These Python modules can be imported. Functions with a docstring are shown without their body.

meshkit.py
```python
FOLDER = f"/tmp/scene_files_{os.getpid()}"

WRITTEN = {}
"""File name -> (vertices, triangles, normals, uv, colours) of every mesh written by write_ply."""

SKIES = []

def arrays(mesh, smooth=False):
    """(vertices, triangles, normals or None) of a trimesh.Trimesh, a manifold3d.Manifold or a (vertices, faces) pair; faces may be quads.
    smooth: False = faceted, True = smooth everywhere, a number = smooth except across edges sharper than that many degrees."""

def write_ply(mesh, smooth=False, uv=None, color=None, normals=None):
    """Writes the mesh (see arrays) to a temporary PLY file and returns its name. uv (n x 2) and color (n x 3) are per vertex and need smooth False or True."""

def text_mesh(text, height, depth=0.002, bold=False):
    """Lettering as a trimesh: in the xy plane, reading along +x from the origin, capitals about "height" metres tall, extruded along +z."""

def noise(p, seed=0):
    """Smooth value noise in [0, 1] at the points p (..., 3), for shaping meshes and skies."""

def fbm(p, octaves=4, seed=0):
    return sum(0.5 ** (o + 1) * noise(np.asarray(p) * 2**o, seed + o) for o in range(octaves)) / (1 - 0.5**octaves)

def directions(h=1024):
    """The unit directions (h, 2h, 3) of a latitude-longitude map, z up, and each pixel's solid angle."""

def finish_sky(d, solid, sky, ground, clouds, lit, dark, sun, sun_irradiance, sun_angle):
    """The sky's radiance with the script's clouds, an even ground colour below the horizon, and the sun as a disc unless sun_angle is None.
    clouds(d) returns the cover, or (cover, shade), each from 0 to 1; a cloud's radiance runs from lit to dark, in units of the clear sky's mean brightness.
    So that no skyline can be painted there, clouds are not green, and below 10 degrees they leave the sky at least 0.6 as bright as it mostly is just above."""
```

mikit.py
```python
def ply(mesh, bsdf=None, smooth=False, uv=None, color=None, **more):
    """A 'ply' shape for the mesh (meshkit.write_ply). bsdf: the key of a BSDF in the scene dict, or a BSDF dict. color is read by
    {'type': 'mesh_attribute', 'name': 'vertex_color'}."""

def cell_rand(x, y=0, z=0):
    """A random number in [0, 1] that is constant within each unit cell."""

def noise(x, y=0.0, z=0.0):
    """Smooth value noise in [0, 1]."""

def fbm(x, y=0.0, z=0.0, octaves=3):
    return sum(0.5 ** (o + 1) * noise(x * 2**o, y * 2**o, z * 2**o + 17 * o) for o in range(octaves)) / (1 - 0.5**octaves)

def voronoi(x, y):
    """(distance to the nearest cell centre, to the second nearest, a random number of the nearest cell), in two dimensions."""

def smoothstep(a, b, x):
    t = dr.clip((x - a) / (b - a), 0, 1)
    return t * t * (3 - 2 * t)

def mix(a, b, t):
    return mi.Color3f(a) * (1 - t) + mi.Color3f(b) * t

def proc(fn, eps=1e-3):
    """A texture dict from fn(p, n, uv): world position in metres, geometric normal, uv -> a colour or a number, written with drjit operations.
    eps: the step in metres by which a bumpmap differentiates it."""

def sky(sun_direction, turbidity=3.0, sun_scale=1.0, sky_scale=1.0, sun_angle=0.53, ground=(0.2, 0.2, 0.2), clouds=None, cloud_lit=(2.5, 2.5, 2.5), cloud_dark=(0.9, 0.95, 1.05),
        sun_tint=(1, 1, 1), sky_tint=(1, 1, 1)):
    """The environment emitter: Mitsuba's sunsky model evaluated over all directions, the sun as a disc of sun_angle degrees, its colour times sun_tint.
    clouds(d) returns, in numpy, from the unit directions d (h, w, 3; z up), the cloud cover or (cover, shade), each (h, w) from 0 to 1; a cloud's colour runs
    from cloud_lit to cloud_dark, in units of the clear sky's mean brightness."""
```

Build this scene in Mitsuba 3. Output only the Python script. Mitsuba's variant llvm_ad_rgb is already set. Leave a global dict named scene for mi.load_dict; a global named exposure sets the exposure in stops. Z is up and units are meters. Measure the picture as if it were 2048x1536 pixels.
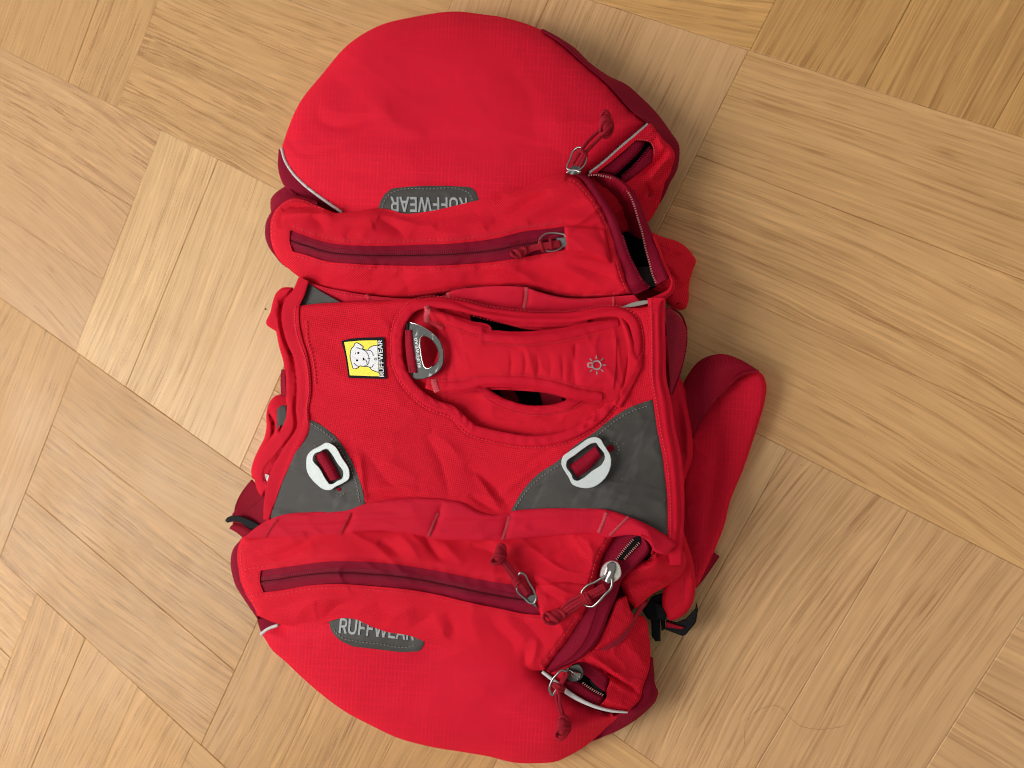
import math, numpy as np, trimesh, shapely, mitsuba as mi, drjit as dr, mikit, meshkit
from scipy.interpolate import RBFInterpolator
from scipy.spatial import Delaunay, cKDTree
from mikit import proc, noise, fbm, smoothstep, mix, cell_rand
T = mi.ScalarTransform4f

# ------------------------------------------------------------------ camera, light, exposure
H = 0.62                                        # the phone's height above the floor
F = 1420.0                                      # focal length, in pixels of the 2048-pixel-wide photograph
def _rot():
    t, ph, ps = 0.0344, 0.3696, 0.4859
    rx = np.array([[1, 0, 0], [0, math.cos(t), -math.sin(t)], [0, math.sin(t), math.cos(t)]])
    ry = np.array([[math.cos(ph), 0, math.sin(ph)], [0, 1, 0], [-math.sin(ph), 0, math.cos(ph)]])
    rz = np.array([[math.cos(ps), -math.sin(ps), 0], [math.sin(ps), math.cos(ps), 0], [0, 0, 1]])
    return rz @ ry @ rx
R = _rot()
EYE = np.array([0, 0, H])

def at(p, z):
    """World points at height z for plan points p given on the photograph (2048 x 1536)."""
    p = np.asarray(p, float).reshape(-1, 2)
    d = np.stack([(p[:, 0] - 1024) / F, -(p[:, 1] - 768) / F, -np.ones(len(p))], 1) @ R.T
    return EYE + d * ((np.broadcast_to(z, len(p)) - H) / d[:, 2])[:, None]

scene, labels = {}, {}
exposure = 0.0
scene['camera'] = {'type': 'thinlens', 'fov': math.degrees(2 * math.atan(1024 / F)), 'fov_axis': 'x',
                   'aperture_radius': 0.0013, 'focus_distance': 0.60, 'near_clip': 0.01, 'far_clip': 60.0,
                   'to_world': T().look_at(origin=EYE.tolist(), target=(EYE - R[:, 2]).tolist(), up=R[:, 1].tolist())}
MID = at([(950, 768)], 0.0)[0]
LEFT = -R[:, 0] * [1, 1, 0]; LEFT /= np.linalg.norm(LEFT)
UP = R[:, 1] * [1, 1, 0]; UP /= np.linalg.norm(UP)
WIN = MID + LEFT * 2.5 - UP * 0.55 + [0, 0, 2.3]          # a room window, to the left of the picture
scene['room_window'] = {'type': 'rectangle', 'to_world': T().look_at(origin=WIN.tolist(), target=(MID + [0, 0, 0.1]).tolist(), up=[0, 0, 1]) @ T().scale([1.05, 1.25, 1]),
                        'emitter': {'type': 'area', 'radiance': {'type': 'rgb', 'value': [7.7, 7.5, 7.2]}},
                        'bsdf': {'type': 'diffuse', 'reflectance': {'type': 'rgb', 'value': 0.5}}}
labels['room_window'] = {'label': 'room window lighting the floor from the left', 'category': 'window', 'kind': 'structure'}
scene['room_light'] = {'type': 'constant', 'radiance': {'type': 'rgb', 'value': [0.425, 0.412, 0.39]}}

# ------------------------------------------------------------------ materials
def rgb(*v): return {'type': 'rgb', 'value': list(v)}
def mat(key, b, bump=None, scale=1.0):
    if bump is not None:
        b = {'type': 'bumpmap', 'arbitrary': bump, 'scale': scale, 'bsdf': b}
    scene[key] = {'type': 'twosided', 'bsdf': b}

def cloth(key, base, weave=0.0023, con=0.34, rib=None, dirt=0.10, bump=0.00030, sheen=0.08, rough=0.8):
    """Woven cloth; uv in metres along the threads. rib: (spacing along u, along v, strength) of the thicker ripstop threads."""
    def wv(uv):
        a = dr.sin(uv.x * (2 * math.pi / weave)) * dr.sin(uv.y * (2 * math.pi / weave))
        return a * (0.65 + 0.7 * noise(uv.x / weave * 0.17, uv.y / weave * 0.23))
    def lines(uv):
        if rib is None: return mi.Float(0.0)
        su, sv, k = rib
        fu = dr.abs(uv.x / su - dr.floor(uv.x / su) - 0.5) * 2
        fv = dr.abs(uv.y / sv - dr.floor(uv.y / sv) - 0.5) * 2
        return k * (smoothstep(0.62, 1.0, fu) * (0.2 + 1.3 * noise(dr.floor(uv.x / su + 0.5) * 1.7, uv.y * 60)) + 0.5 * smoothstep(0.72, 1.0, fv) * (1.6 * noise(uv.x * 60, dr.floor(uv.y / sv + 0.5) * 1.7) - 0.2))
    def col(p, n, uv):
        m = 1 + con * wv(uv) + lines(uv) + dirt * (fbm(p.x * 28, p.y * 28, p.z * 28) - 0.5)
        return mi.Color3f(*base) * m
    def bmp(p, n, uv):
        return wv(uv) * 0.5 + lines(uv) * 1.2
    mat(key, {'type': 'principled', 'base_color': proc(col), 'roughness': rough, 'specular': 0.12, 'sheen': sheen, 'sheen_tint': 0.8},
        proc(bmp, eps=weave * 0.2), bump)

RED = (0.575, 0.0062, 0.022)
cloth('red_cordura', RED)
cloth('red_ripstop', (0.56, 0.0062, 0.025), weave=0.0021, con=0.22, rib=(0.0033, 0.0060, 0.22), bump=0.00012)
cloth('red_binding', (0.53, 0.005, 0.022), weave=0.0019, con=0.22, bump=0.0002)
cloth('red_webbing', (0.50, 0.0065, 0.026), weave=0.0019, con=0.20, rib=(0.0026, 5.0, 0.12), bump=0.00012)
cloth('crimson_tape', (0.205, 0.002, 0.018), weave=0.0020, con=0.30, bump=0.0003, dirt=0.3)
cloth('crimson_webbing', (0.20, 0.003, 0.014), weave=0.0011, con=0.05, rib=(0.0030, 5.0, 0.55), bump=0.00025)
cloth('crimson_lining', (0.24, 0.002, 0.014), weave=0.0014, con=0.06, bump=0.0001)
cloth('pink_webbing', (0.30, 0.013, 0.032), weave=0.0012, con=0.05, rib=(0.0024, 0.0030, 0.45), bump=0.0003)
cloth('black_mesh', (0.016, 0.016, 0.018), weave=0.0016, con=0.3, bump=0.0002, sheen=0.1)
cloth('grey_mesh', (0.05, 0.05, 0.048), weave=0.0016, con=0.3, rib=(0.003, 5.0, 0.4), bump=0.0003, sheen=0.1)
cloth('cord', (0.30, 0.010, 0.022), weave=0.0013, con=0.28, bump=0.0004)
def _grey(p, n, uv):
    s = fbm(p.x * 45, p.y * 45, p.z * 45, octaves=4)
    scuff = smoothstep(0.63, 0.75, fbm(p.x * 90 + 7, p.y * 24, p.z * 90, octaves=4))
    return mi.Color3f(0.050, 0.047, 0.043) * (0.86 + 0.28 * s) + mi.Color3f(0.018) * scuff + mi.Color3f(0.16) * smoothstep(0.955, 0.985, noise(p.x * 620, p.y * 620, p.z * 620))
mat('grey_rubber', {'type': 'principled', 'base_color': proc(_grey), 'roughness': 0.6, 'specular': 0.22})
mat('grey_print', {'type': 'principled', 'base_color': rgb(0.29, 0.305, 0.31), 'roughness': 0.5, 'specular': 0.3})
mat('piping', {'type': 'principled', 'base_color': rgb(0.52, 0.51, 0.51), 'roughness': 0.45, 'specular': 0.4})
mat('thread_red', {'type': 'diffuse', 'reflectance': rgb(0.72, 0.058, 0.085)})
mat('thread_pale', {'type': 'diffuse', 'reflectance': rgb(0.68, 0.11, 0.14)})
mat('thread_grey', {'type': 'diffuse', 'reflectance': rgb(0.27, 0.26, 0.24)})
mat('tooth_pale', {'type': 'principled', 'base_color': rgb(0.48, 0.20, 0.18), 'roughness': 0.4})
mat('tooth_crimson', {'type': 'principled', 'base_color': rgb(0.27, 0.005, 0.026), 'roughness': 0.6, 'specular': 0.15})
mat('black_plastic', {'type': 'principled', 'base_color': rgb(0.010, 0.010, 0.011), 'roughness': 0.6, 'specular': 0.06})
mat('dark_cloth', {'type': 'diffuse', 'reflectance': rgb(0.010, 0.008, 0.009)})
def _alu(p, n, uv): return mi.Color3f(0.54, 0.59, 0.585) * (0.93 + 0.10 * fbm(p.x * 200, p.y * 200, p.z * 200))
mat('pale_metal', {'type': 'principled', 'base_color': proc(_alu), 'roughness': 0.45, 'metallic': 0.1, 'specular': 0.35})
mat('steel', {'type': 'principled', 'base_color': rgb(0.30, 0.30, 0.29), 'roughness': 0.22, 'metallic': 1.0})
def _gun(p, n, uv):
    s = smoothstep(0.70, 0.78, fbm(p.x * 500, p.y * 160, p.z * 300, octaves=3))
    return mi.Color3f(0.050, 0.054, 0.050) + mi.Color3f(0.25) * s
mat('gunmetal', {'type': 'principled', 'base_color': proc(_gun), 'roughness': 0.40, 'metallic': 0.3})
mat('bright_edge', {'type': 'principled', 'base_color': rgb(0.75, 0.74, 0.72), 'roughness': 0.25, 'metallic': 1.0})
mat('print_white', {'type': 'diffuse', 'reflectance': rgb(0.82, 0.83, 0.85)})
mat('print_black', {'type': 'diffuse', 'reflectance': rgb(0.018, 0.018, 0.022)})
mat('print_yellow', {'type': 'principled', 'base_color': rgb(0.85, 0.72, 0.0), 'roughness': 0.5})

# oak: u runs along the grain in metres; v = 10 * plank number + 5 + distance across the grain in metres
def oak(key, base, dark, ring):
    def parts(uv):
        k = dr.floor(uv.y / 10); v = uv.y - 10 * k - 5; u = uv.x
        s = k * 3.71
        a, sw = cell_rand(k, 5) - 0.5, 0.5 + cell_rand(k, 6)
        bow = a * 0.9 * dr.square(u - 0.1) + 0.007 * (noise(u * 7 + s, v * 9, s) - 0.5) * sw + 0.0018 * (noise(u * 26, v * 60, s) - 0.5)
        w = v + bow
        rings = fbm(w * 250, u * 5.5 + s, s, octaves=3)
        fine = noise(w * 1000, u * 26, s)
        return k, u, v, w, s, rings, fine
    def col(p, n, uv):
        k, u, v, w, s, rings, fine = parts(uv)
        pores = smoothstep(0.60, 0.84, noise(w * 1150, u * 34 + 3, s)) * smoothstep(0.35, 0.66, fbm(w * 170, u * 5 + s, 2))
        dash = smoothstep(0.56, 0.74, noise(w * 900, u * 30, s + 21)) * smoothstep(0.34, 0.60, fbm(w * 75, u * 6 + s, 6))
        streak = smoothstep(0.62, 0.88, noise(w * 640, u * 22, s + 9))
        flake = smoothstep(0.72, 0.9, noise(w * 420 + 40, u * 24, s + 4))
        tone = 0.92 + 0.14 * cell_rand(dr.floor(k / 3), 1) + 0.05 * cell_rand(k, 2)
        c = mix(base, dark, dr.clip(ring * (1.25 * rings - 0.30) + 0.36 * (fine - 0.5) + 0.42 * (noise(w * 480, u * 15, s + 2) - 0.5) + 0.45 * pores + 0.26 * streak + 0.34 * dash, 0, 1))
        c = c * tone * (1 + 0.10 * flake) * (0.93 + 0.14 * fbm(u * 9, v * 22, s))
        speck = smoothstep(0.985, 0.995, noise(p.x * 420, p.y * 420, 3)) * smoothstep(0.6, 0.8, noise(p.x * 30, p.y * 30, 8))
        return c * (1 - 0.55 * speck)
    def bmp(p, n, uv):
        k, u, v, w, s, rings, fine = parts(uv)
        return 0.5 * rings + 0.35 * fine - 0.5 * smoothstep(0.60, 0.84, noise(w * 1150, u * 34 + 3, s))
    def rgh(p, n, uv):
        return 0.40 + 0.16 * fbm(p.x * 14, p.y * 14, 2)
    mat(key, {'type': 'principled', 'base_color': proc(col), 'roughness': proc(rgh), 'specular': 0.36}, proc(bmp, eps=0.0005), 0.00035)
oak('oak_pale', (0.60, 0.382, 0.178), (0.41, 0.225, 0.088), 0.52)
oak('oak_mid', (0.56, 0.322, 0.132), (0.34, 0.165, 0.056), 0.46)
oak('oak_warm', (0.51, 0.278, 0.094), (0.29, 0.134, 0.037), 0.46)
oak('oak_rosy', (0.56, 0.329, 0.150), (0.36, 0.182, 0.072), 0.42)
mat('subfloor', {'type': 'diffuse', 'reflectance': rgb(0.07, 0.045, 0.022)})

# ------------------------------------------------------------------ scene helpers
_count = {}
def put(key, mesh, bsdf, smooth=True, uv=None, label=None, stuff=False, kind=None, category=None):
    k = key
    if key in _count: k = f'{key}_{_count[key]:03d}'
    _count[key] = _count.get(key, 0) + 1
    scene[k] = mikit.ply(mesh, bsdf, smooth=smooth, uv=uv)
    d = {}
    if label: d['label'] = label
    if category: d['category'] = category
    if stuff: d['kind'] = 'stuff'
    if kind: d['kind'] = kind
    if d: labels[k] = d
    return k
def cat(ms): return trimesh.util.concatenate(ms)

# ------------------------------------------------------------------ parquet floor (the planks were laid out in units of H)
PLANK_NO = [0]
GAP = {}
def plank(x0, x1, y0, y1, along, tone):
    g = GAP.get(PLANK_NO[0] // 3, 0.00010)
    x0, x1, y0, y1 = x0 * H + g, x1 * H - g, y0 * H + g, y1 * H - g
    c, top, dep = 0.0006, 0.00025 * math.sin(PLANK_NO[0] * 2.4), 0.012
    rings = [(0, -dep), (0, top - c * 0.6), (c, top)]
    v = []
    for off, z in rings:
        v += [(x0 + off, y0 + off, z), (x1 - off, y0 + off, z), (x1 - off, y1 - off, z), (x0 + off, y1 - off, z)]
    f = []
    for r in (0, 4):
        for i in range(4):
            j = (i + 1) % 4
            f += [(r + i, r + j, r + 4 + j), (r + i, r + 4 + j, r + 4 + i)]
    f += [(8, 9, 10), (8, 10, 11)]
    m = trimesh.Trimesh(np.array(v, float), f, process=False)
    k = PLANK_NO[0]; PLANK_NO[0] += 1
    cx, cy = (x0 + x1) / 2, (y0 + y1) / 2
    V = m.vertices
    uv = np.stack([V[:, 0] - x0, 10 * k + 5 + V[:, 1] - cy], 1) if along == 'x' else np.stack([V[:, 1] - y0, 10 * k + 5 + V[:, 0] - cx], 1)
    put('parquet_floor__plank', m, 'oak_' + tone, smooth=False, uv=uv)

sub = trimesh.creation.box(extents=(4.2, 3.6, 0.02)); sub.apply_translation((-0.45, -0.2, -0.023))
sub.apply_scale([1.3, 1.3, 1])
scene['parquet_floor'] = mikit.ply(sub, 'subfloor')
labels['parquet_floor'] = {'label': 'oak parquet floor of alternating long and crosswise plank blocks', 'category': 'floor', 'kind': 'structure'}
rng = np.random.default_rng(7)
SW = 0.1568
rows = [(0.410, 0.880, -0.243 - 1.107), (-0.047, 0.410, -1.352), (-0.515, -0.047, -1.220), (-0.989, -0.515, -1.206 - 0.47), (-1.459, -0.989, -0.919 - SW), (0.880, 1.345, -1.1), (-1.929, -1.459, -1.3)]
start = ['y', 'x', 'y', 'y', 'y', 'x', 'x']           # grain of the block that begins at that x
tones = {(0, 0): 'mid', }
def row(i):
    y0, y1, xs = rows[i]
    def block(x, along, n):
        pick = ['pale', 'mid', 'rosy', 'mid', 'warm']
        if along == 'y':
            for s in range(3):
                plank(x + s * SW, x + (s + 1) * SW, y0, y1, 'y', TONE.get((i, n, s), pick[int(rng.integers(5))]))
            return x + 3 * SW
        hh = (y1 - y0) / 3
        for s in range(3):
            plank(x, x + 0.617, y0 + s * hh, y0 + (s + 1) * hh, 'x', TONE.get((i, n, s), pick[int(rng.integers(5))]))
        return x + 0.617
    x, a, n = xs, start[i], 0
    while x < 0.95:
        x = block(x, a, n); a = 'x' if a == 'y' else 'y'; n += 1
    x, a, n = xs, ('x' if start[i] == 'y' else 'y'), -1
    while x > -2.5:
        w = 0.617 if a == 'x' else 3 * SW
        block(x - w, a, n); x -= w; a = 'x' if a == 'y' else 'y'; n -= 1
TONE = {}
for q in (0, 1, 2): TONE.update({(1, 2, q): 'mid', (2, -1, q): 'rosy', (2, 0, q): 'pale', (3, 0, q): 'warm', (3, 1, q): 'warm', (1, 0, q): 'mid', (0, 2, q): 'warm', (2, 2, q): 'rosy', (1, -1, q): 'mid'})
TONE.update({(2, 2, 0): 'pale', (2, 2, 2): 'rosy', (3, 1, 2): 'mid', (1, 2, 2): 'mid'})
for n in range(-4, 5):
    for q in range(3): TONE[(4, n, q)] = 'warm'
    TONE[(3, n, 0)] = TONE[(3, n, 1)] = TONE[(3, n, 2)] = 'warm' if n < 2 else 'mid'
for q in range(3): TONE[(3, 2, q)] = 'warm'; TONE[(2, -2, q)] = 'warm'
for i in range(len(rows)): row(i)
#@@PACK
# ------------------------------------------------------------------ cloth tools
def view(x0, y0, k):
    return lambda *p: [(x0 + a / k, y0 + b / k) for a, b in p]
vA, vB, vC, vD = view(500, 0, 3.072), view(950, 0, 3.072), view(500, 350, 3.072), view(950, 350, 3.072)
vE, vF, vG, vH = view(430, 750, 3.072), view(930, 750, 3.072), view(430, 1036, 3.072), view(930, 1036, 3.072)
vI, vJ, vK, vL = view(670, 630, 8.5333), view(1080, 200, 6.4), view(1120, 400, 6.4), view(960, 1040, 6.4)
vM, vN, vO, vP = view(1060, 1180, 5.12), view(430, 740, 4.268), view(510, 360, 4.8), view(1290, 580, 2.194)
S = H / F                                       # metres per plan unit, about

def curve(p, step=4.0, closed=False, n=None):
    """Catmull-Rom curve (by chord length) through p, any number of columns, sampled about every step of the first two."""
    p = np.asarray(p, float)
    if closed: p = np.vstack([p[-1:], p, p[:2]])
    d = np.maximum(np.linalg.norm(np.diff(p[:, :2], axis=0), axis=1), 1e-6)
    t = np.concatenate([[0], np.cumsum(d)])
    m = np.empty_like(p)
    sl = np.diff(p, axis=0) / d[:, None]
    m[0], m[-1] = sl[0], sl[-1]
    if len(p) > 2: m[1:-1] = (sl[:-1] * d[1:, None] + sl[1:] * d[:-1, None]) / (d[1:] + d[:-1])[:, None]
    lo, hi = (t[1], t[-2]) if closed else (t[0], t[-1])
    k = n or max(2, int(round((hi - lo) / step)) + 1)
    q = np.linspace(lo, hi, k)
    if closed: q = q[:-1]
    i = np.clip(np.searchsorted(t, q, side='right') - 1, 0, len(d) - 1)
    u = ((q - t[i]) / d[i])[:, None]; h = d[i][:, None]
    return (2 * u**3 - 3 * u**2 + 1) * p[i] + (u**3 - 2 * u**2 + u) * h * m[i] + (-2 * u**3 + 3 * u**2) * p[i + 1] + (u**3 - u**2) * h * m[i + 1]

def outline(*segs, step=4.0):
    out = []
    for s in segs: out.append(curve(s, step) if len(s) > 2 else curve(s, step))
    out = np.vstack(out)
    keep = np.linalg.norm(out - np.roll(out, 1, axis=0), axis=1) > 0.5
    return out[keep]

def rbf(ctrl):
    c = np.asarray(ctrl, float)
    return RBFInterpolator(c[:, :2] / 500, c[:, 2], kernel='thin_plate_spline', degree=1, smoothing=1e-4)

class Sheet:
    """A piece of cloth over plan points: an outline and a height for each point; drop = how far the rim falls within the rim width."""
    def __init__(self, poly, z, drop=0.0, rim=30.0, puff=0.0, span=150.0, creases=(), puckers=(), wr=(0.0006, 70.0, 0.0), holes=(), step=4.0, extra=None, grooves=(), above=None):
        self.poly = np.asarray(poly, float); self.holes = [np.asarray(h, float) for h in holes]
        self.shape = shapely.Polygon(self.poly, self.holes)
        if not self.shape.is_valid: self.shape = self.shape.buffer(0)
        self.rimline = shapely.Polygon(self.poly).exterior
        self.base = z.z if isinstance(z, Sheet) else (rbf(z) if not callable(z) else z)
        self.flat = callable(z) or isinstance(z, Sheet)
        self.drop, self.rim, self.puff, self.span, self.wr, self.step, self.extra = drop, rim, puff, span, wr, step, extra
        self.above = above
        self.cr = []
        for gpath in grooves:
            q = curve(gpath, 2.0); self.cr.append((cKDTree(q), len(q), 3.6, -.0010, 'v'))
        for c in creases:
            q = curve(c[0], 3.0); self.cr.append((cKDTree(q), len(q), c[1], c[2], c[3] if len(c) > 3 else 'g'))
        self.pk = []
        for path, w, amp, lam in puckers:
            q = curve(path, 2.0); s = np.concatenate([[0], np.cumsum(np.linalg.norm(np.diff(q, axis=0), axis=1))])
            self.pk.append((cKDTree(q), s, w, amp, lam))
    def z(self, P):
        P = np.asarray(P, float).reshape(-1, 2)
        z = self.base(P) if self.flat else self.base(P / 500)
        z = np.array(z, float)
        if self.drop or self.puff:
            d = shapely.distance(self.rimline, shapely.points(P))
            d = np.where(shapely.contains_xy(shapely.Polygon(self.poly), P[:, 0], P[:, 1]), d, 0)
            t = 1 - np.minimum(d / self.rim, 1)
            z -= self.drop * (1 - np.sqrt(np.maximum(1 - t * t, 0))) * 0.6 + self.drop * 0.4 * t * t
            z += self.puff * (1 - (1 - np.minimum(d / self.span, 1)) ** 2.2)
        for tree, n, w, dep, kind in self.cr:
            d, i = tree.query(P)
            t = i / max(n - 1, 1)
            taper = np.clip(np.sin(math.pi * np.clip(t, 0, 1)), 0, 1) ** 0.6
            if kind == 's': f = np.exp(-d / w)
            elif kind == 'e': f = np.exp(-(d / w) ** 2); taper = np.clip(1.15 - t, 0, 1)
            elif kind == 'v': f = np.exp(-(d / w) ** 2); taper = 1.0
            else: f = 0.55 * np.exp(-(d / w) ** 2) + 0.45 * np.exp(-d / (0.5 * w))
            z += dep * f * taper
        for tree, s, w, amp, lam in self.pk:
            d, i = tree.query(P)
            ss = s[i]
            ph = ss / lam + 1.3 * meshkit.noise(np.stack([ss / lam * 0.45, d / w * 0.7, d * 0 + lam], 1))
            g = meshkit.noise(np.stack([ss / lam * 0.6, d * 0 + 3, d * 0 + lam], 1), 5)
            z += amp * np.sin(2 * math.pi * ph) * (0.25 + 1.1 * g) * np.exp(-(d / w) ** 1.4)
        a, sc, rot = self.wr
        if a:
            c, s_ = math.cos(rot), math.sin(rot)
            q = np.stack([(P[:, 0] * c + P[:, 1] * s_) / sc, (-P[:, 0] * s_ + P[:, 1] * c) / (sc * 0.45), P[:, 0] * 0 + sc], 1)
            wv = meshkit.fbm(q * 0.5 + 11, 2, 3)[:, None] * 1.6
            f = meshkit.fbm(q + wv * [1, 1, 0], 3)
            rg = 1 - np.abs(2 * meshkit.noise(q * 0.8 + wv * [1.2, 1.2, 0] + 31, 9) - 1)
            q2 = q * 3.1 + wv * [2.0, 2.0, 0] + 7
            rg2 = 1 - np.abs(2 * meshkit.noise(q2, 21) - 1)
            z += a * (1.5 * (f - 0.5) + 1.2 * (rg ** 4 - 0.2) + 0.30 * (rg2 ** 3 - 0.25))
        if self.extra: z += self.extra(P)
        if self.above is not None:
            f = self.above(P); z = f + .0012 * np.logaddexp(0, (z - f) / .0012)
        return z
    def mesh(self, skirt=0.0012, inset=0.6, rot=0.0, step=None, ease=None):
        st = step or self.step
        rings = []
        for ring in [self.poly] + self.holes:
            L = shapely.LinearRing(ring); n = max(8, int(L.length / st))
            rings.append(np.array([L.interpolate(i / n, normalized=True).coords[0] for i in range(n)]))
        x0, y0, x1, y1 = self.shape.bounds
        gx, gy = np.meshgrid(np.arange(x0, x1, st), np.arange(y0, y1, st * 0.87)); gx[1::2] += st / 2
        G = np.stack([gx.ravel(), gy.ravel()], 1)
        G = G[shapely.contains_xy(self.shape, G[:, 0], G[:, 1])]
        G = G[shapely.distance(self.shape.boundary, shapely.points(G)) > 0.55 * st]
        B = np.vstack(rings); P = np.vstack([B, G])
        tri = Delaunay(P).simplices
        c = P[tri].mean(1)
        tri = tri[shapely.contains_xy(self.shape, c[:, 0], c[:, 1])]
        z = self.z(P)
        V = at(P, z)
        nn = np.cross(V[tri[:, 1]] - V[tri[:, 0]], V[tri[:, 2]] - V[tri[:, 0]])
        tri[nn[:, 2] < 0] = tri[nn[:, 2] < 0][:, ::-1]
        vs, fs, uvp, off, k = [V], [tri], [P], len(V), 0
        if skirt:
            for r in rings:
                n = len(r); zi = z[k:k + n]; k += n
                nrm = np.stack([-(np.roll(r, -1, 0) - np.roll(r, 1, 0))[:, 1], (np.roll(r, -1, 0) - np.roll(r, 1, 0))[:, 0]], 1)
                nrm /= np.linalg.norm(nrm, axis=1, keepdims=True) + 1e-9
                if not shapely.contains_xy(self.shape, *(r[0] + nrm[0] * 1.0)): nrm = -nrm
                low = (zi - skirt) if np.isscalar(skirt) and skirt < 1 else np.full(n, 0.001)
                a = at(r, zi); mid_ = at(r + nrm * inset * 0.3, (zi + low) / 2); b = at(r + nrm * inset, low)
                vs += [a, mid_, b]; uvp += [r, r + 3, r + 6]
                i = np.arange(n); j = (i + 1) % n
                for q in (off, off + n):
                    f = np.vstack([np.stack([q + i, q + j, q + n + j], 1), np.stack([q + i, q + n + j, q + n + i], 1)]); fs.append(f)
                off += 3 * n
        U = np.vstack(uvp); c, s_ = math.cos(rot), math.sin(rot)
        uv = np.stack([U[:, 0] * c + U[:, 1] * s_, -U[:, 0] * s_ + U[:, 1] * c], 1) * S
        return trimesh.Trimesh(np.vstack(vs), np.vstack(fs), process=False), uv

def sheet(key, sh, bsdf, skirt=0.0012, inset=0.6, rot=0.0, label=None, step=None, **kw):
    m, uv = sh.mesh(skirt, inset, rot, step)
    return put(key, m, bsdf, True, uv, label, **kw)

def normals2(q, closed=False):
    t = (np.roll(q, -1, 0) - np.roll(q, 1, 0)) if closed else np.gradient(q, axis=0)
    n = np.stack([-t[:, 1], t[:, 0]], 1)
    return n / (np.linalg.norm(n, axis=1, keepdims=True) + 1e-9)

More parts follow.
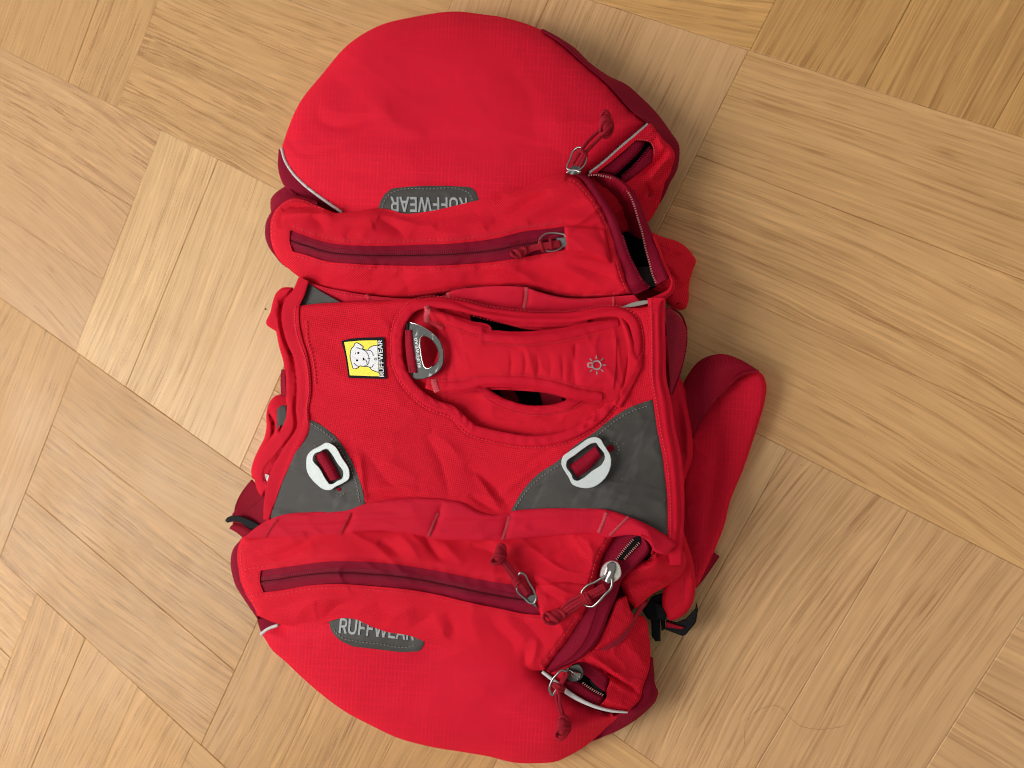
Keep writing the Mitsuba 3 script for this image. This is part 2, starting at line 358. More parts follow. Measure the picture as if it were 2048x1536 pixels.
def ribbon_mesh(path, width, zf, off=0.001, prof=None, across=7, closed=False, th=0.0012, step=4.0, tuck=0.5, span=(-1, 1)):
    """A band along a plan curve, lying on the height zf + off; width in plan units (number or per control point); prof(s) adds height."""
    p = np.asarray(path, float)
    if np.isscalar(width): width = [width] * len(p)
    q = curve(np.column_stack([p, width]), step, closed)
    c, w = q[:, :2], q[:, 2] / 2
    nn = normals2(c, closed); n = len(c)
    s = np.linspace(span[0], span[1], across)
    cols, zs = [], []
    e = [(s[0], -th, tuck), (s[0], 0, 0)] + [(x, 0, 0) for x in s] + [(s[-1], 0, 0), (s[-1], -th, -tuck)]
    for x, dz, tk in e:
        P = c + nn * (x * w + tk)[:, None]
        cols.append(P); zs.append((zf(P) if callable(zf) else np.full(n, zf)) + off + dz + (prof(x) if prof else 0))
    V = np.vstack([at(P, z) for P, z in zip(cols, zs)])
    L = np.concatenate([[0], np.cumsum(np.linalg.norm(np.diff(c, axis=0), axis=1))]) * S
    uv = np.vstack([np.stack([L, x * w * S + 0 * L], 1) for x, _, _ in e])
    fs = []
    m = n if closed else n - 1
    i = np.arange(m); j = (i + 1) % n
    for k in range(len(e) - 1):
        if k in (1, len(e) - 3): continue        # sharp rims
        a, b = k * n, (k + 1) * n
        fs += [np.stack([a + i, a + j, b + j], 1), np.stack([a + i, b + j, b + i], 1)]
    return trimesh.Trimesh(V, np.vstack(fs), process=False), uv

def ribbon(key, path, width, zf, bsdf, label=None, stuff=False, **kw):
    m, uv = ribbon_mesh(path, width, zf, **kw)
    return put(key, m, bsdf, True, uv, label, stuff=stuff)

def loft_mesh(rails, n=60, m=10, wr=0.0, seed=0):
    """A smooth surface through rails, each a list of (x, y, z)."""
    rs = [curve(np.array(r, float), n=n) for r in rails]
    A = np.stack(rs, 0)                         # rails x n x 3
    out = []
    k = len(rs)
    tt = np.linspace(0, k - 1, m)
    for t in tt:
        i = min(int(t), k - 2); u = t - i
        p0, p1, p2, p3 = A[max(i - 1, 0)], A[i], A[i + 1], A[min(i + 2, k - 1)]
        out.append(0.5 * ((2 * p1) + (-p0 + p2) * u + (2 * p0 - 5 * p1 + 4 * p2 - p3) * u * u + (-p0 + 3 * p1 - 3 * p2 + p3) * u ** 3) if k > 2 else p1 * (1 - u) + p2 * u)
    G = np.stack(out, 0)
    z = G[..., 2].copy()
    if wr:
        z += wr * (meshkit.fbm(np.stack([G[..., 0] / 45, G[..., 1] / 45, G[..., 0] * 0 + seed], -1), 3, seed) - 0.5) * 2
    V = at(G[..., :2].reshape(-1, 2), z.ravel())
    i, j = np.meshgrid(np.arange(m - 1), np.arange(n - 1), indexing='ij')
    a = (i * n + j).ravel()
    f = np.vstack([np.stack([a, a + 1, a + n + 1], 1), np.stack([a, a + n + 1, a + n], 1)])
    W = V.reshape(m, n, 3)
    u = np.concatenate([np.zeros((m, 1)), np.cumsum(np.linalg.norm(np.diff(W, axis=1), axis=2), axis=1)], 1)
    v = np.concatenate([np.zeros((1, n)), np.cumsum(np.linalg.norm(np.diff(W, axis=0), axis=2), axis=0)], 0)
    return trimesh.Trimesh(V, f, process=False), np.stack([u.ravel(), v.ravel()], 1)

def thicken(mesh, uv, t=0.0012):
    """The surface and, t below it along the normals, its underside, closed along the border."""
    nv = mesh.vertex_normals
    V = np.vstack([mesh.vertices, mesh.vertices - nv * t]); n = len(mesh.vertices)
    e = mesh.edges_sorted; u, cnt = np.unique(e, axis=0, return_counts=True); rim = u[cnt == 1]
    f = [mesh.faces, mesh.faces[:, ::-1] + n]
    f.append(np.vstack([np.stack([rim[:, 0], rim[:, 1], rim[:, 1] + n], 1), np.stack([rim[:, 0], rim[:, 1] + n, rim[:, 0] + n], 1)]))
    return trimesh.Trimesh(V, np.vstack(f), process=False), np.vstack([uv, uv])

def loft(key, rails, bsdf, n=60, m=10, wr=0.0, label=None, seed=0, t=0.0012, flip=False):
    me, uv = loft_mesh(rails, n, m, wr, seed)
    if me.face_normals[:, 2].mean() < 0: me = trimesh.Trimesh(me.vertices, me.faces[:, ::-1], process=False)
    me, uv = thicken(me, uv, t)
    return put(key, me, bsdf, True, uv, label)

def sweep(P, r, sides=8, closed=False, flat=1.0):
    """A tube through world points P; r a number or one per point."""
    P = np.asarray(P, float); n = len(P)
    r = np.broadcast_to(r, n)
    t = (np.roll(P, -1, 0) - np.roll(P, 1, 0)) if closed else np.gradient(P, axis=0)
    t /= np.linalg.norm(t, axis=1, keepdims=True) + 1e-12
    up = np.array([0, 0, 1.0])
    a = np.cross(t, up); bad = np.linalg.norm(a, axis=1) < 0.05
    a[bad] = np.cross(t[bad], [1, 0, 0]); a /= np.linalg.norm(a, axis=1, keepdims=True)
    b = np.cross(a, t)
    th = np.linspace(0, 2 * math.pi, sides, endpoint=False)
    V = (P[:, None] + r[:, None, None] * (np.cos(th)[None, :, None] * a[:, None] + flat * np.sin(th)[None, :, None] * b[:, None])).reshape(-1, 3)
    m = n if closed else n - 1
    i, j = np.meshgrid(np.arange(m), np.arange(sides), indexing='ij'); i2 = (i + 1) % n; j2 = (j + 1) % sides
    f = np.vstack([np.stack([(i * sides + j).ravel(), (i * sides + j2).ravel(), (i2 * sides + j2).ravel()], 1),
                   np.stack([(i * sides + j).ravel(), (i2 * sides + j2).ravel(), (i2 * sides + j).ravel()], 1)])
    L = np.concatenate([[0], np.cumsum(np.linalg.norm(np.diff(P, axis=0), axis=1))])
    uv = np.stack([np.repeat(L, sides), np.tile(th / (2 * math.pi), n) * 2 * math.pi * np.repeat(r, sides)], 1)
    if not closed:
        c0, c1 = len(V), len(V) + 1
        V = np.vstack([V, P[:1] - t[:1] * r[0] * 0.5, P[-1:] + t[-1:] * r[-1] * 0.5]); uv = np.vstack([uv, [[0, 0], [L[-1], 0]]])
        jj = np.arange(sides); kk = (jj + 1) % sides
        f = np.vstack([f, np.stack([0 * jj + c0, kk, jj], 1), np.stack([0 * jj + c1, (n - 1) * sides + jj, (n - 1) * sides + kk], 1)])
    m_ = trimesh.Trimesh(V, f[:, ::-1], process=False)
    return m_, uv

def join(parts):
    vs, fs, us, o = [], [], [], 0
    for m, u in parts:
        vs.append(m.vertices); fs.append(np.asarray(m.faces) + o); us.append(u); o += len(m.vertices)
    return trimesh.Trimesh(np.vstack(vs), np.vstack(fs), process=False), np.vstack(us)

def tube(key, pts, zf, off, r, bsdf, closed=False, sides=8, label=None, step=3.0, stuff=False, flat=1.0):
    p = np.asarray(pts, float)
    q = curve(p, step, closed)
    z = q[:, 2] if p.shape[1] > 2 else zf(q[:, :2]) + off
    m, uv = sweep(at(q[:, :2], z), r, sides, closed, flat)
    return put(key, m, bsdf, True, uv, label, stuff=stuff)

def stitch_mesh(path, zf, off=0.0006, dash=6.0, gap=2.6, w=2.0, closed=False, high=0.0008):
    q = curve(path, 1.0, closed)
    out_v, out_f = [], []
    s = np.concatenate([[0], np.cumsum(np.linalg.norm(np.diff(q, axis=0), axis=1))])
    a = np.arange(gap, s[-1] - dash, dash + gap)
    if len(a) == 0: return None
    f = lambda x: np.stack([np.interp(x, s, q[:, 0]), np.interp(x, s, q[:, 1])], 1)
    A, M1, M2, B = f(a), f(a + dash * 0.25), f(a + dash * 0.75), f(a + dash)
    t = (B - A) / (np.linalg.norm(B - A, axis=1, keepdims=True) + 1e-9); n = np.stack([-t[:, 1], t[:, 0]], 1) * w / 2
    rows_ = [(A, -0.0002), (M1 + n, 0.0), (M1, high), (M1 - n, 0.0), (M2 + n, 0.0), (M2, high), (M2 - n, 0.0), (B, -0.0002)]
    V = np.stack([at(P, zf(P) + off + dz) for P, dz in rows_], 1)
    F8 = np.array([(0, 1, 2), (0, 2, 3), (1, 4, 5), (1, 5, 2), (2, 5, 6), (2, 6, 3), (4, 7, 5), (5, 7, 6)])
    k = len(a)
    return trimesh.Trimesh(V.reshape(-1, 3), (F8[None] + 8 * np.arange(k)[:, None, None]).reshape(-1, 3), process=False)

def stitches(key, paths, zf, bsdf='thread_red', **kw):
    ms = [m for m in (stitch_mesh(p, zf, **kw) for p in paths) if m is not None]
    return put(key, cat(ms), bsdf, False, None, None, stuff=True)

def bartack(paths, zf, off=0.0008, width=7.0, pitch=1.6, r=0.9):
    """Close zigzag stitching across a short seam."""
    ms = []
    for p in paths:
        q = curve(p, pitch); n = normals2(q)
        j = 0.5 * np.sin(np.arange(len(q)) * 2.7)
        A, B = q + n * (width / 2 + j[:, None]), q - n * (width / 2 - j[:, None])
        for a, b in zip(A, B):
            P = np.stack([a, (a + b) / 2, b]); z = zf(P) + off + np.array([0, 0.0008, 0])
            ms.append(sweep(at(P, z), r * S, 4)[0])
    return cat(ms)

def teeth_mesh(path, zf, off, gap=3.0, size=(6.5, 1.7), pitch=3.0, high=0.0008, sides=(1, -1), slant=0.8):
    """Two rows of zip teeth along a plan curve."""
    q = curve(path, 0.5); s = np.concatenate([[0], np.cumsum(np.linalg.norm(np.diff(q, axis=0), axis=1))])
    ms_v, k = [], 0
    for sd in sides:
        a = np.arange(2 + (0 if sd > 0 else pitch / 2), s[-1] - 2, pitch)
        c = np.stack([np.interp(a, s, q[:, 0]), np.interp(a, s, q[:, 1])], 1)
        d = np.stack([np.interp(a + 1, s, q[:, 0]), np.interp(a + 1, s, q[:, 1])], 1) - c
        t = d / (np.linalg.norm(d, axis=1, keepdims=True) + 1e-9); n = np.stack([-t[:, 1], t[:, 0]], 1) * sd
        i0, i1 = c + n * gap / 2, c + n * (gap / 2 + size[0]) + t * slant
        h = t * size[1] / 2
        P = [i0 - h, i0 + h, i1 + h, i1 - h]
        top = [at(x * 0.86 + (i0 + i1) / 2 * 0.14, zf(x) + off + high) for x in P]
        bot = [at(x, zf(x) + off) for x in P]
        ms_v.append(np.stack(bot + top, 1))
    V = np.vstack(ms_v)
    F_ = np.array([(4, 5, 6), (4, 6, 7), (0, 1, 5), (0, 5, 4), (1, 2, 6), (1, 6, 5), (2, 3, 7), (2, 7, 6), (3, 0, 4), (3, 4, 7)])
    n = len(V)
    return trimesh.Trimesh(V.reshape(-1, 3), (F_[None] + 8 * np.arange(n)[:, None, None]).reshape(-1, 3), process=False)

def print_text(key, text, o, along, up, cap, zf, off, bsdf, bold=True, width=None, thick=0.00015, label=None):
    """Flat lettering: o = start of the baseline, along and up = plan directions, cap = capital height, width = total length."""
    m = meshkit.text_mesh(text, 1.0, 0.02, bold)
    v = np.array(m.vertices)
    sx = (width / (v[:, 0].max() - v[:, 0].min())) if width else cap
    along, up = np.asarray(along, float), np.asarray(up, float)
    along, up = along / np.linalg.norm(along), up / np.linalg.norm(up)
    P = np.asarray(o, float) + (v[:, :1] - v[:, 0].min()) * sx * along + v[:, 1:2] * cap * up
    z = zf(P) + off + np.where(v[:, 2] > 0.01, thick, -thick)
    return put(key, trimesh.Trimesh(at(P, z), m.faces, process=False), bsdf, False, None, label)

def plate(poly, zf, off, th, holes=(), bevel=1.2, flat=True):
    """A bevelled plate with holes over the plan polygon; its underside at zf + off."""
    sh = shapely.Polygon(poly, holes)
    inner = sh.buffer(-bevel)
    if inner.geom_type != 'Polygon': inner = max(inner.geoms, key=lambda g: g.area)
    c = np.array([sh.centroid.coords[0]])
    def zz(P): return np.full(len(P), float(zf(c)[0])) if flat else zf(P)
    vs, fs, o = [], [], 0
    rr = [sh.exterior] + list(sh.interiors)
    for ring in rr:
        L = np.array(ring.coords)[:-1]; n = len(L)
        cen = np.array(inner.exterior.coords) if ring is sh.exterior else None
        hit = min([inner.exterior] + list(inner.interiors), key=lambda g: abs(g.length - ring.length) + g.centroid.distance(ring.centroid) * 4)
        I = np.array([hit.interpolate(hit.project(shapely.Point(p))).coords[0] for p in L])
        bz = bevel * S
        for P, dz in ((L, 0), (L, th - bz), (I, th)):
            vs.append(at(P, zz(P) + off + dz))
        i = np.arange(n); j = (i + 1) % n
        for q in (o, o + n):
            fs += [np.stack([q + i, q + j, q + n + j], 1), np.stack([q + i, q + n + j, q + n + i], 1)]
        o += 3 * n
    v2, f2 = trimesh.creation.triangulate_polygon(inner, engine='earcut')
    vs.append(at(v2, zz(v2) + off + th)); fs.append(np.asarray(f2) + o)
    m = trimesh.Trimesh(np.vstack(vs), np.vstack(fs), process=False)
    return m

D = 'dog_backpack'
labels[D] = {'label': 'red dog backpack with two saddlebags lying on the oak parquet floor', 'category': 'dog backpack'}
# ------------------------------------------------------------------ the two saddlebags, lowest layers first
BAG, BAG1 = D + '__saddlebag', D + '__saddlebag_001'
pipeL = [(563.5, 297), (570, 320), (585, 345), (607, 368), (640, 394), (684, 425)]
pipeR = [(1301, 245), (1270, 272), (1240, 297), (1210, 324), (1180, 347)]
topU = vA((195, 910), (230, 800), (300, 640), (440, 460), (620, 260), (800, 155), (1000, 105), (1300, 72)) + vB((0, 82), (200, 113), (380, 172), (500, 235), (660, 370), (800, 490), (990, 690), (1078, 752))
ub = Sheet(outline([(720, 540), (700, 460), (684, 425)], pipeL[::-1], topU, pipeR, [(1180, 347), (1140, 400), (1100, 540)], [(1100, 540), (720, 540)]),
           [(560, 300, .040), (700, 90, .042), (923, 23, .040), (1110, 76, .044), (1300, 246, .052), (1140, 400, .060), (720, 540, .056), (900, 250, .047)],
           drop=.011, rim=34, puff=.020, span=210, wr=(.0007, 150.0, 0.6), step=4.5,
           creases=[(vA((400, 690), (450, 750), (600, 775), (700, 740), (780, 720)), 11, -.0040), (vA((430, 640), (560, 690), (720, 680)), 14, .0018), (vA((260, 850), (300, 930), (480, 920), (640, 860), (790, 790)), 9, -.0028),
                    (vA((230, 800), (255, 890), (300, 950)), 7, -.0022), (vA((330, 1020), (390, 1070), (600, 1060), (800, 1070)), 12, -.0022), (vA((480, 420), (540, 500), (690, 560)), 24, -.0022),
                    (vA((840, 640), (1060, 560), (1300, 520)), 34, -.0022), (vA((560, 980), (780, 940), (1010, 960)), 20, .0018), (vA((700, 560), (900, 760), (1080, 850)), 26, .0022), (vA((820, 830), (1000, 870), (1200, 850), (1400, 880)), 16, -.0015),
                    ([(700, 420), (770, 372), (900, 362), (1000, 372)], 16, -.0018), ([(1010, 120), (1060, 200), (1070, 300)], 45, -.002), (vB((560, 690), (760, 720), (980, 700)), 22, -.0016), (vB((200, 960), (420, 900), (560, 940)), 18, -.0018), (vJ((1210, 155), (1120, 200), (930, 240)), 9, -.0020)],
           puckers=[(vB((500, 235), (660, 370), (800, 490), (990, 690)), 14, .0007, 30), (pipeL, 12, .0007, 26)])
sheet(BAG, ub, 'red_ripstop', skirt=1, inset=9, rot=0.05)
tube(BAG + '__piping', pipeL, ub.z, .0040, .0016, 'piping')
tube(BAG + '__piping', pipeR, ub.z, .0040, .0020, 'piping')
# crimson gusset round the right-hand end, and the one at the left under the piping
inner = vB((420, 190), (500, 238), (660, 375), (800, 495), (990, 695), (1078, 760)) + vJ((1590, 520), (1690, 610), (1725, 700), (1700, 830), (1660, 960), (1580, 1110))
outer = vB((420, 178), (530, 238), (620, 300), (700, 380), (820, 465), (930, 520), (1010, 590), (1100, 680), (1200, 810), (1248, 885), (1253, 960), (1240, 1040), (1200, 1120), (1160, 1210), (1090, 1310))
zi = [.041, .042, .044, .046, .050, .052, .046, .043, .040, .036, .033, .030]
zo = [.038, .034, .031, .030, .029, .029, .030, .032, .032, .031, .030, .028, .026, .022, .016]
loft(BAG + '__gusset', [[(x, y, z) for (x, y), z in zip(inner, zi)], [(x, y, z - .002) for (x, y), z in zip(outer, zo)], [(x - 8, y + 2, .012) for (x, y) in outer], [(x - 14, y + 4, .001) for (x, y) in outer]], 'crimson_tape', n=110, m=16, wr=.0016)
loft(BAG + '__gusset', [[(x, y, .032) for x, y in pipeL + [(720, 450)]], [(557, 300, .028), (556, 335, .028), (566, 366, .029), (590, 390, .031), (640, 412, .032), (700, 440, .034)], [(566, 305, .008), (570, 345, .008), (580, 380, .010), (600, 405, .012), (650, 430, .02), (710, 460, .03)]], 'crimson_tape', n=50, m=12, wr=.001)
lobe = Sheet(outline(vO((330, 40), (250, 85), (190, 130), (150, 190), (148, 260), (165, 350)), vO((165, 350), (300, 360), (420, 160), (330, 40))), [(545, 400, .026), (580, 372, .034), (545, 430, .022), (590, 400, .040), (560, 420, .03)], drop=.009, rim=16, wr=(.0012, 30, .4),
             creases=[(vO((300, 70), (330, 150), (300, 200)), 4, -.003), (vO((200, 130), (250, 190), (240, 260)), 5, .002)])
sheet(BAG + '__corner_fold', lobe, 'crimson_tape', skirt=1, inset=3)
# side face at the right-hand end, with its open zip
sideH = outline(vJ((1225, 517), (1320, 522), (1400, 540), (1440, 600), (1450, 700), (1432, 800)), vJ((1432, 800), (1250, 950), (1100, 1060), (1000, 1120)), vJ((1000, 1120), (760, 960), (735, 925)), vJ((735, 925), (1000, 715), (1225, 517)), step=2.5)
side = Sheet(outline(pipeR, [(1180, 347), (1165, 400), (1250, 470)], [(1250, 470), (1300, 440), (1318, 410)], vJ((1600, 1060), (1660, 960), (1700, 830), (1728, 710), (1690, 610), (1590, 520), (1500, 400), (1418, 290))), 
             [(1301, 246, .053), (1180, 347, .060), (1240, 297, .058), (1345, 300, .044), (1330, 380, .032), (1250, 470, .034), (1265, 380, .050), (1310, 420, .024)],
             drop=.002, rim=8, wr=(.0013, 46, -.7), step=3.0, holes=[sideH],
             creases=[(vJ((1690, 690), (1600, 780), (1480, 930), (1380, 1090)), 7, .0050), (vJ((1640, 640), (1540, 760), (1400, 880), (1200, 1050)), 8, -.0050), (vJ((1700, 800), (1600, 930), (1480, 1080)), 5, -.0030), (vJ((1450, 980), (1330, 1160), (1220, 1300)), 6, -.004), (vJ((1500, 420), (1560, 560), (1600, 640)), 8, .0025), (vJ((1360, 1130), (1410, 1200), (1380, 1260)), 5, -.004)])
sheet(BAG + '__side_panel', side, 'red_cordura', skirt=.0014, rot=-.7)
tapeA = Sheet(outline(vJ((690, 930), (980, 690), (1225, 500), (1350, 520)), vJ((1350, 530), (1290, 640), (1150, 790), (960, 965)), vJ((960, 965), (690, 930))), lambda P: side.base(P / 500) - .0012, drop=.004, rim=9, step=3)
sheet(BAG + '__side_zipper', tapeA, 'crimson_tape', rot=-.72)
tapeB = Sheet(outline(vJ((1415, 605), (1330, 700), (1200, 850), (1040, 990)), vJ((1040, 990), (1010, 1110), (1150, 1060), (1300, 940), (1460, 800), (1470, 640), (1415, 605))), lambda P: side.base(P / 500) - .0040, drop=.002, rim=6, step=3)
sheet(BAG + '__side_zipper__tape', tapeB, 'crimson_tape', rot=-.72)
put(BAG + '__side_zipper__teeth', teeth_mesh(vJ((1418, 600), (1335, 698), (1205, 848), (1045, 992)), tapeB.z, .0002, gap=-1, size=(4.0, 2.0), pitch=4.4, sides=(1,)), 'tooth_crimson', False, stuff=True)
sheet(BAG + '__side_lining', Sheet(outline(vJ((700, 920), (1225, 490), (1480, 560), (1480, 820), (1000, 1140))), lambda P: side.base(P / 500) - .016, step=6), 'dark_cloth')
stitches(BAG + '__stitching', [vJ((1228, 505), (1330, 512), (1412, 532), (1455, 600), (1463, 700))], side.z, 'thread_pale', dash=3.5, gap=1.5)
# reflective badge, half hidden by the pocket
badge = Sheet(outline(vA((770, 1400), (790, 1275), (805, 1230), (830, 1190), (870, 1158)), vA((870, 1158), (1000, 1145), (1200, 1142), (1345, 1148)), vA((1345, 1148), (1380, 1170), (1405, 1225), (1440, 1420)), vA((1440, 1420), (770, 1400)), step=3), lambda P: ub.z(P) + .0009, drop=.0005, rim=4, step=4)
sheet(BAG + '__badge', badge, 'grey_rubber')
stitches(BAG + '__badge_stitching', [vA((810, 1290), (825, 1235), (860, 1190), (900, 1172), (1100, 1160), (1310, 1168), (1350, 1190), (1375, 1260))], badge.z, 'thread_grey', dash=4.6, gap=2.6, off=.0003)
print_text(BAG + '__badge_lettering', 'RUFFWEAR', (934, 396), (-1, -.012), (.012, 1), 28.5, badge.z, .0005, 'grey_print', width=153)

# lower saddlebag
pipeR1 = [(1086, 1341), (1102, 1355), (1129, 1375), (1151, 1391), (1184, 1410), (1213, 1421), (1257, 1425)]
pipeL1 = vG((285, 712), (320, 685), (390, 657))
lowL = vG((285, 712), (300, 732), (350, 810), (430, 880), (540, 985), (650, 1080), (800, 1190), (950, 1270), (1120, 1350), (1300, 1400)) + vH((0, 1440), (150, 1466), (300, 1502), (450, 1506), (560, 1496), (640, 1460), (720, 1415), (810, 1345), (900, 1260), (1005, 1195))
lb = Sheet(outline([(700, 1150), (600, 1200), (557, 1250)], pipeL1[::-1], lowL, pipeR1[::-1], [(1086, 1341), (1060, 1250), (1000, 1150)], [(1000, 1150), (700, 1150)]),
           [(524, 1268, .036), (640, 1388, .030), (853, 1492, .026), (1028, 1524, .026), (1164, 1492, .032), (1250, 1426, .046), (1086, 1341, .056), (700, 1180, .052), (1000, 1180, .058), (850, 1350, .034)],
           drop=.013, rim=46, puff=.026, span=190, wr=(.0006, 160.0, -.5), step=4.5,
           creases=[(vG((600, 690), (530, 720), (440, 760)), 12, -.0035), (vG((560, 900), (760, 1010), (1000, 1110), (1300, 1180)), 40, -.0035), (vG((700, 1010), (900, 1150), (1150, 1250)), 30, .0025), (vG((650, 660), (600, 730), (620, 840)), 16, -.0025), (vH((100, 1100), (330, 1260), (420, 1400)), 50, -.003), ([(820, 1310), (900, 1330), (1010, 1350)], 18, -.0025), (vH((640, 1250), (760, 1310), (880, 1260)), 22, -.002)],
           puckers=[(pipeR1, 14, .0007, 30)])
sheet(BAG1, lb, 'red_ripstop', skirt=1, inset=9, rot=.06)
tube(BAG1 + '__piping', [(x, y) for x, y in pipeL1], lb.z, .0034, .0018, 'piping')
innerg = vM((560, 1530), (660, 1460), (830, 1340), (960, 1262), (1130, 1110), (1160, 985), (1222, 800), (1240, 690))
outerg = vM((540, 1545), (700, 1515), (1000, 1385), (1200, 1232), (1290, 1130), (1313, 1050), (1283, 970), (1250, 690))
zi1 = [.020, .022, .030, .040, .036, .034, .030, .028]
loft(BAG1 + '__gusset', [[(x, y, z) for (x, y), z in zip(innerg, zi1)], [((x + u) / 2 + 3, (y + w) / 2 + 2, z - .003) for (x, y), (u, w), z in zip(innerg, outerg, zi1)], [(x, y, .020) for x, y in outerg], [(x - 10, y - 4, .001) for x, y in outerg]], 'crimson_tape', n=80, m=16, wr=.0016, seed=4)
loft(BAG1 + '__gusset', [[(x, y, .026) for x, y in vG((255, 600), (350, 640), (470, 665))], [(x, y, .022) for x, y in vG((268, 660), (300, 690), (400, 680))], [(x, y, .016) for x, y in vG((287, 712), (330, 700), (420, 690))]], 'crimson_tape', n=24, m=8)
sideH1 = outline(vM((440, 760), (520, 735), (680, 800), (805, 890)), vM((805, 890), (815, 930), (785, 1020), (785, 1090), (700, 1192)), vM((700, 1192), (520, 1100), (380, 1000), (330, 950)), vM((330, 950), (440, 760)), step=2.5)
side1 = Sheet(outline(pipeR1, vM((1005, 1245), (1130, 1110), (1160, 985), (1222, 800), (1235, 640), (1220, 480), (1160, 270), (1080, 250)), vM((1080, 250), (820, 330), (600, 560), (380, 700), (133, 822))),
              [(1086, 1341, .058), (1184, 1410, .054), (1257, 1425, .046), (1285, 1380, .038), (1300, 1310, .036), (1285, 1235, .040), (1200, 1270, .062), (1180, 1340, .058), (1240, 1360, .048)],
              drop=.002, rim=8, wr=(.0012, 50, .5), step=3.0, holes=[sideH1],
              creases=[(vM((540, 715), (700, 790), (850, 890), (1000, 980), (1135, 1072)), 6, -.0075), (vM((560, 690), (720, 740), (880, 850), (1020, 950)), 9, .0040), (vM((960, 520), (1080, 640), (1200, 790)), 22, .003), (vM((830, 1000), (960, 1060), (1100, 1090)), 12, -.002), (vM((1180, 420), (1200, 600), (1170, 780)), 10, -.0025)])
sheet(BAG1 + '__side_panel', side1, 'red_cordura', skirt=.0014, rot=.5)
ribbon(BAG1 + '__piping', vM((125, 835), (240, 925), (400, 1060), (560, 1150), (700, 1205), (850, 1240), (1000, 1252)), [7, 8, 10, 8, 7, 6, 4], lambda P: side1.base(P / 500), 'piping', off=.0022, prof=lambda s: .0012 * (1 - s * s), th=.004)
ta = Sheet(outline(vM((460, 740), (540, 720), (700, 800), (812, 890)), vM((812, 890), (805, 960), (780, 1050)), vM((780, 1050), (690, 990), (590, 890), (520, 850), (440, 800)), vM((440, 800), (460, 740))), lambda P: side1.base(P / 500) - .0014, drop=.003, rim=7, step=3)
sheet(BAG1 + '__side_zipper', ta, 'crimson_tape', rot=.5)
tb = Sheet(outline(vM((330, 955), (400, 930), (510, 950), (620, 1030), (760, 1100)), vM((760, 1100), (700, 1200), (520, 1110), (370, 1010), (330, 955))), lambda P: side1.base(P / 500) - .0012, drop=.002, rim=6, step=3)
sheet(BAG1 + '__side_zipper__tape', tb, 'crimson_tape', rot=.5)
put(BAG1 + '__side_zipper__teeth', teeth_mesh(vM((520, 945), (620, 1018), (760, 1092)), tb.z, .0002, gap=-2, size=(5.0, 2.2), pitch=4.6, sides=(-1,)), 'tooth_pale', False, stuff=True)
sheet(BAG1 + '__side_lining', Sheet(outline(vM((330, 900), (450, 730), (850, 880), (830, 1050), (700, 1210), (330, 960))), lambda P: side1.base(P / 500) - .014, step=6), 'dark_cloth')
sheet(BAG1 + '__mesh_lining', Sheet(outline(vM((605, 920), (640, 920), (770, 1030), (740, 1050), (660, 1010), (605, 920))), lambda P: side1.base(P / 500) - .009, step=3), 'grey_mesh', rot=1.0)
badge1 = Sheet(outline(vG((690, 560), (700, 640), (720, 700), (770, 752), (850, 790)), vG((850, 790), (1000, 807), (1200, 822), (1262, 812), (1283, 775), (1290, 700)), vG((1290, 700), (690, 560)), step=3), lambda P: lb.z(P) + .0009, drop=.0005, rim=4, step=4)
sheet(BAG1 + '__badge', badge1, 'grey_rubber')
stitches(BAG1 + '__badge_stitching', [vG((725, 680), (780, 735), (860, 755), (1000, 772), (1200, 790), (1245, 775))], badge1.z, 'thread_grey', dash=4.6, gap=2.6, off=.0003)
print_text(BAG1 + '__badge_lettering', 'RUFFWEAR', vG((760, 704))[0], (1, .10), (.10, -1), 29, badge1.z, .0005, 'grey_print', width=151)
# ------------------------------------------------------------------ straps, loops and side wings under the saddle
def strip_loft(key, a, b, za, zb, bsdf, **kw):
    za, zb = np.broadcast_to(za, len(a)), np.broadcast_to(zb, len(b))
    return loft(key, [[(x, y, z) for (x, y), z in zip(a, za)], [(x, y, z) for (x, y), z in zip(b, zb)]], bsdf, m=8, **kw)
BELLY = D + '__belly_strap'
belly = Sheet(outline([(1513, 741), (1524, 748), (1532, 766), (1530, 800), (1519, 840), (1505, 884), (1485, 942), (1461, 1000), (1447, 1055), (1423, 1114), (1394, 1176)], [(1394, 1176), (1370, 1160), (1362, 1000), (1372, 880), (1440, 770), (1513, 741)]),
              [(1525, 750, .022), (1450, 1050, .014), (1395, 1170, .012), (1372, 900, .016), (1440, 800, .018)], drop=.005, rim=10, puff=.003, span=60, wr=(.0007, 60, .3), step=4,
              creases=[([(1440, 870), (1425, 980), (1410, 1090)], 16, -.002), ([(1480, 780), (1470, 880), (1440, 1000)], 14, .0012)])
sheet(BELLY, belly, 'red_ripstop', skirt=1, inset=5, rot=.06)
strip_loft(BELLY + '__end_tab', vP((205, 1260), (240, 1210), (290, 1145)), vP((225, 1310), (280, 1240), (327, 1170)), .008, .003, 'crimson_webbing', n=16)
loft(BELLY + '__webbing', [[(x, y, z) for (x, y), z in zip([(1362, 775), (1378, 746), (1396, 724), (1418, 712), (1446, 708), (1476, 717), (1517, 741)], [.022, .024, .026, .028, .028, .027, .024])],
                           [(x, y, z) for (x, y), z in zip([(1362, 810), (1380, 800), (1402, 776), (1424, 755), (1447, 737), (1476, 730), (1518, 741)], [.030, .033, .036, .037, .036, .032, .025])],
                           [(x, y, z) for (x, y), z in zip([(1378, 905), (1389, 868), (1406, 840), (1433, 799), (1461, 766), (1486, 747), (1519, 743)], [.026, .029, .031, .031, .030, .028, .025])]], 'crimson_webbing', n=50, m=14)
ribbon(BELLY + '__fold_edge', [(1440, 792), (1462, 767), (1486, 748), (1517, 742)], 5, .030, 'crimson_webbing', off=0, prof=lambda s: .001 * (1 - s * s))
WING = D + '__side_wing'
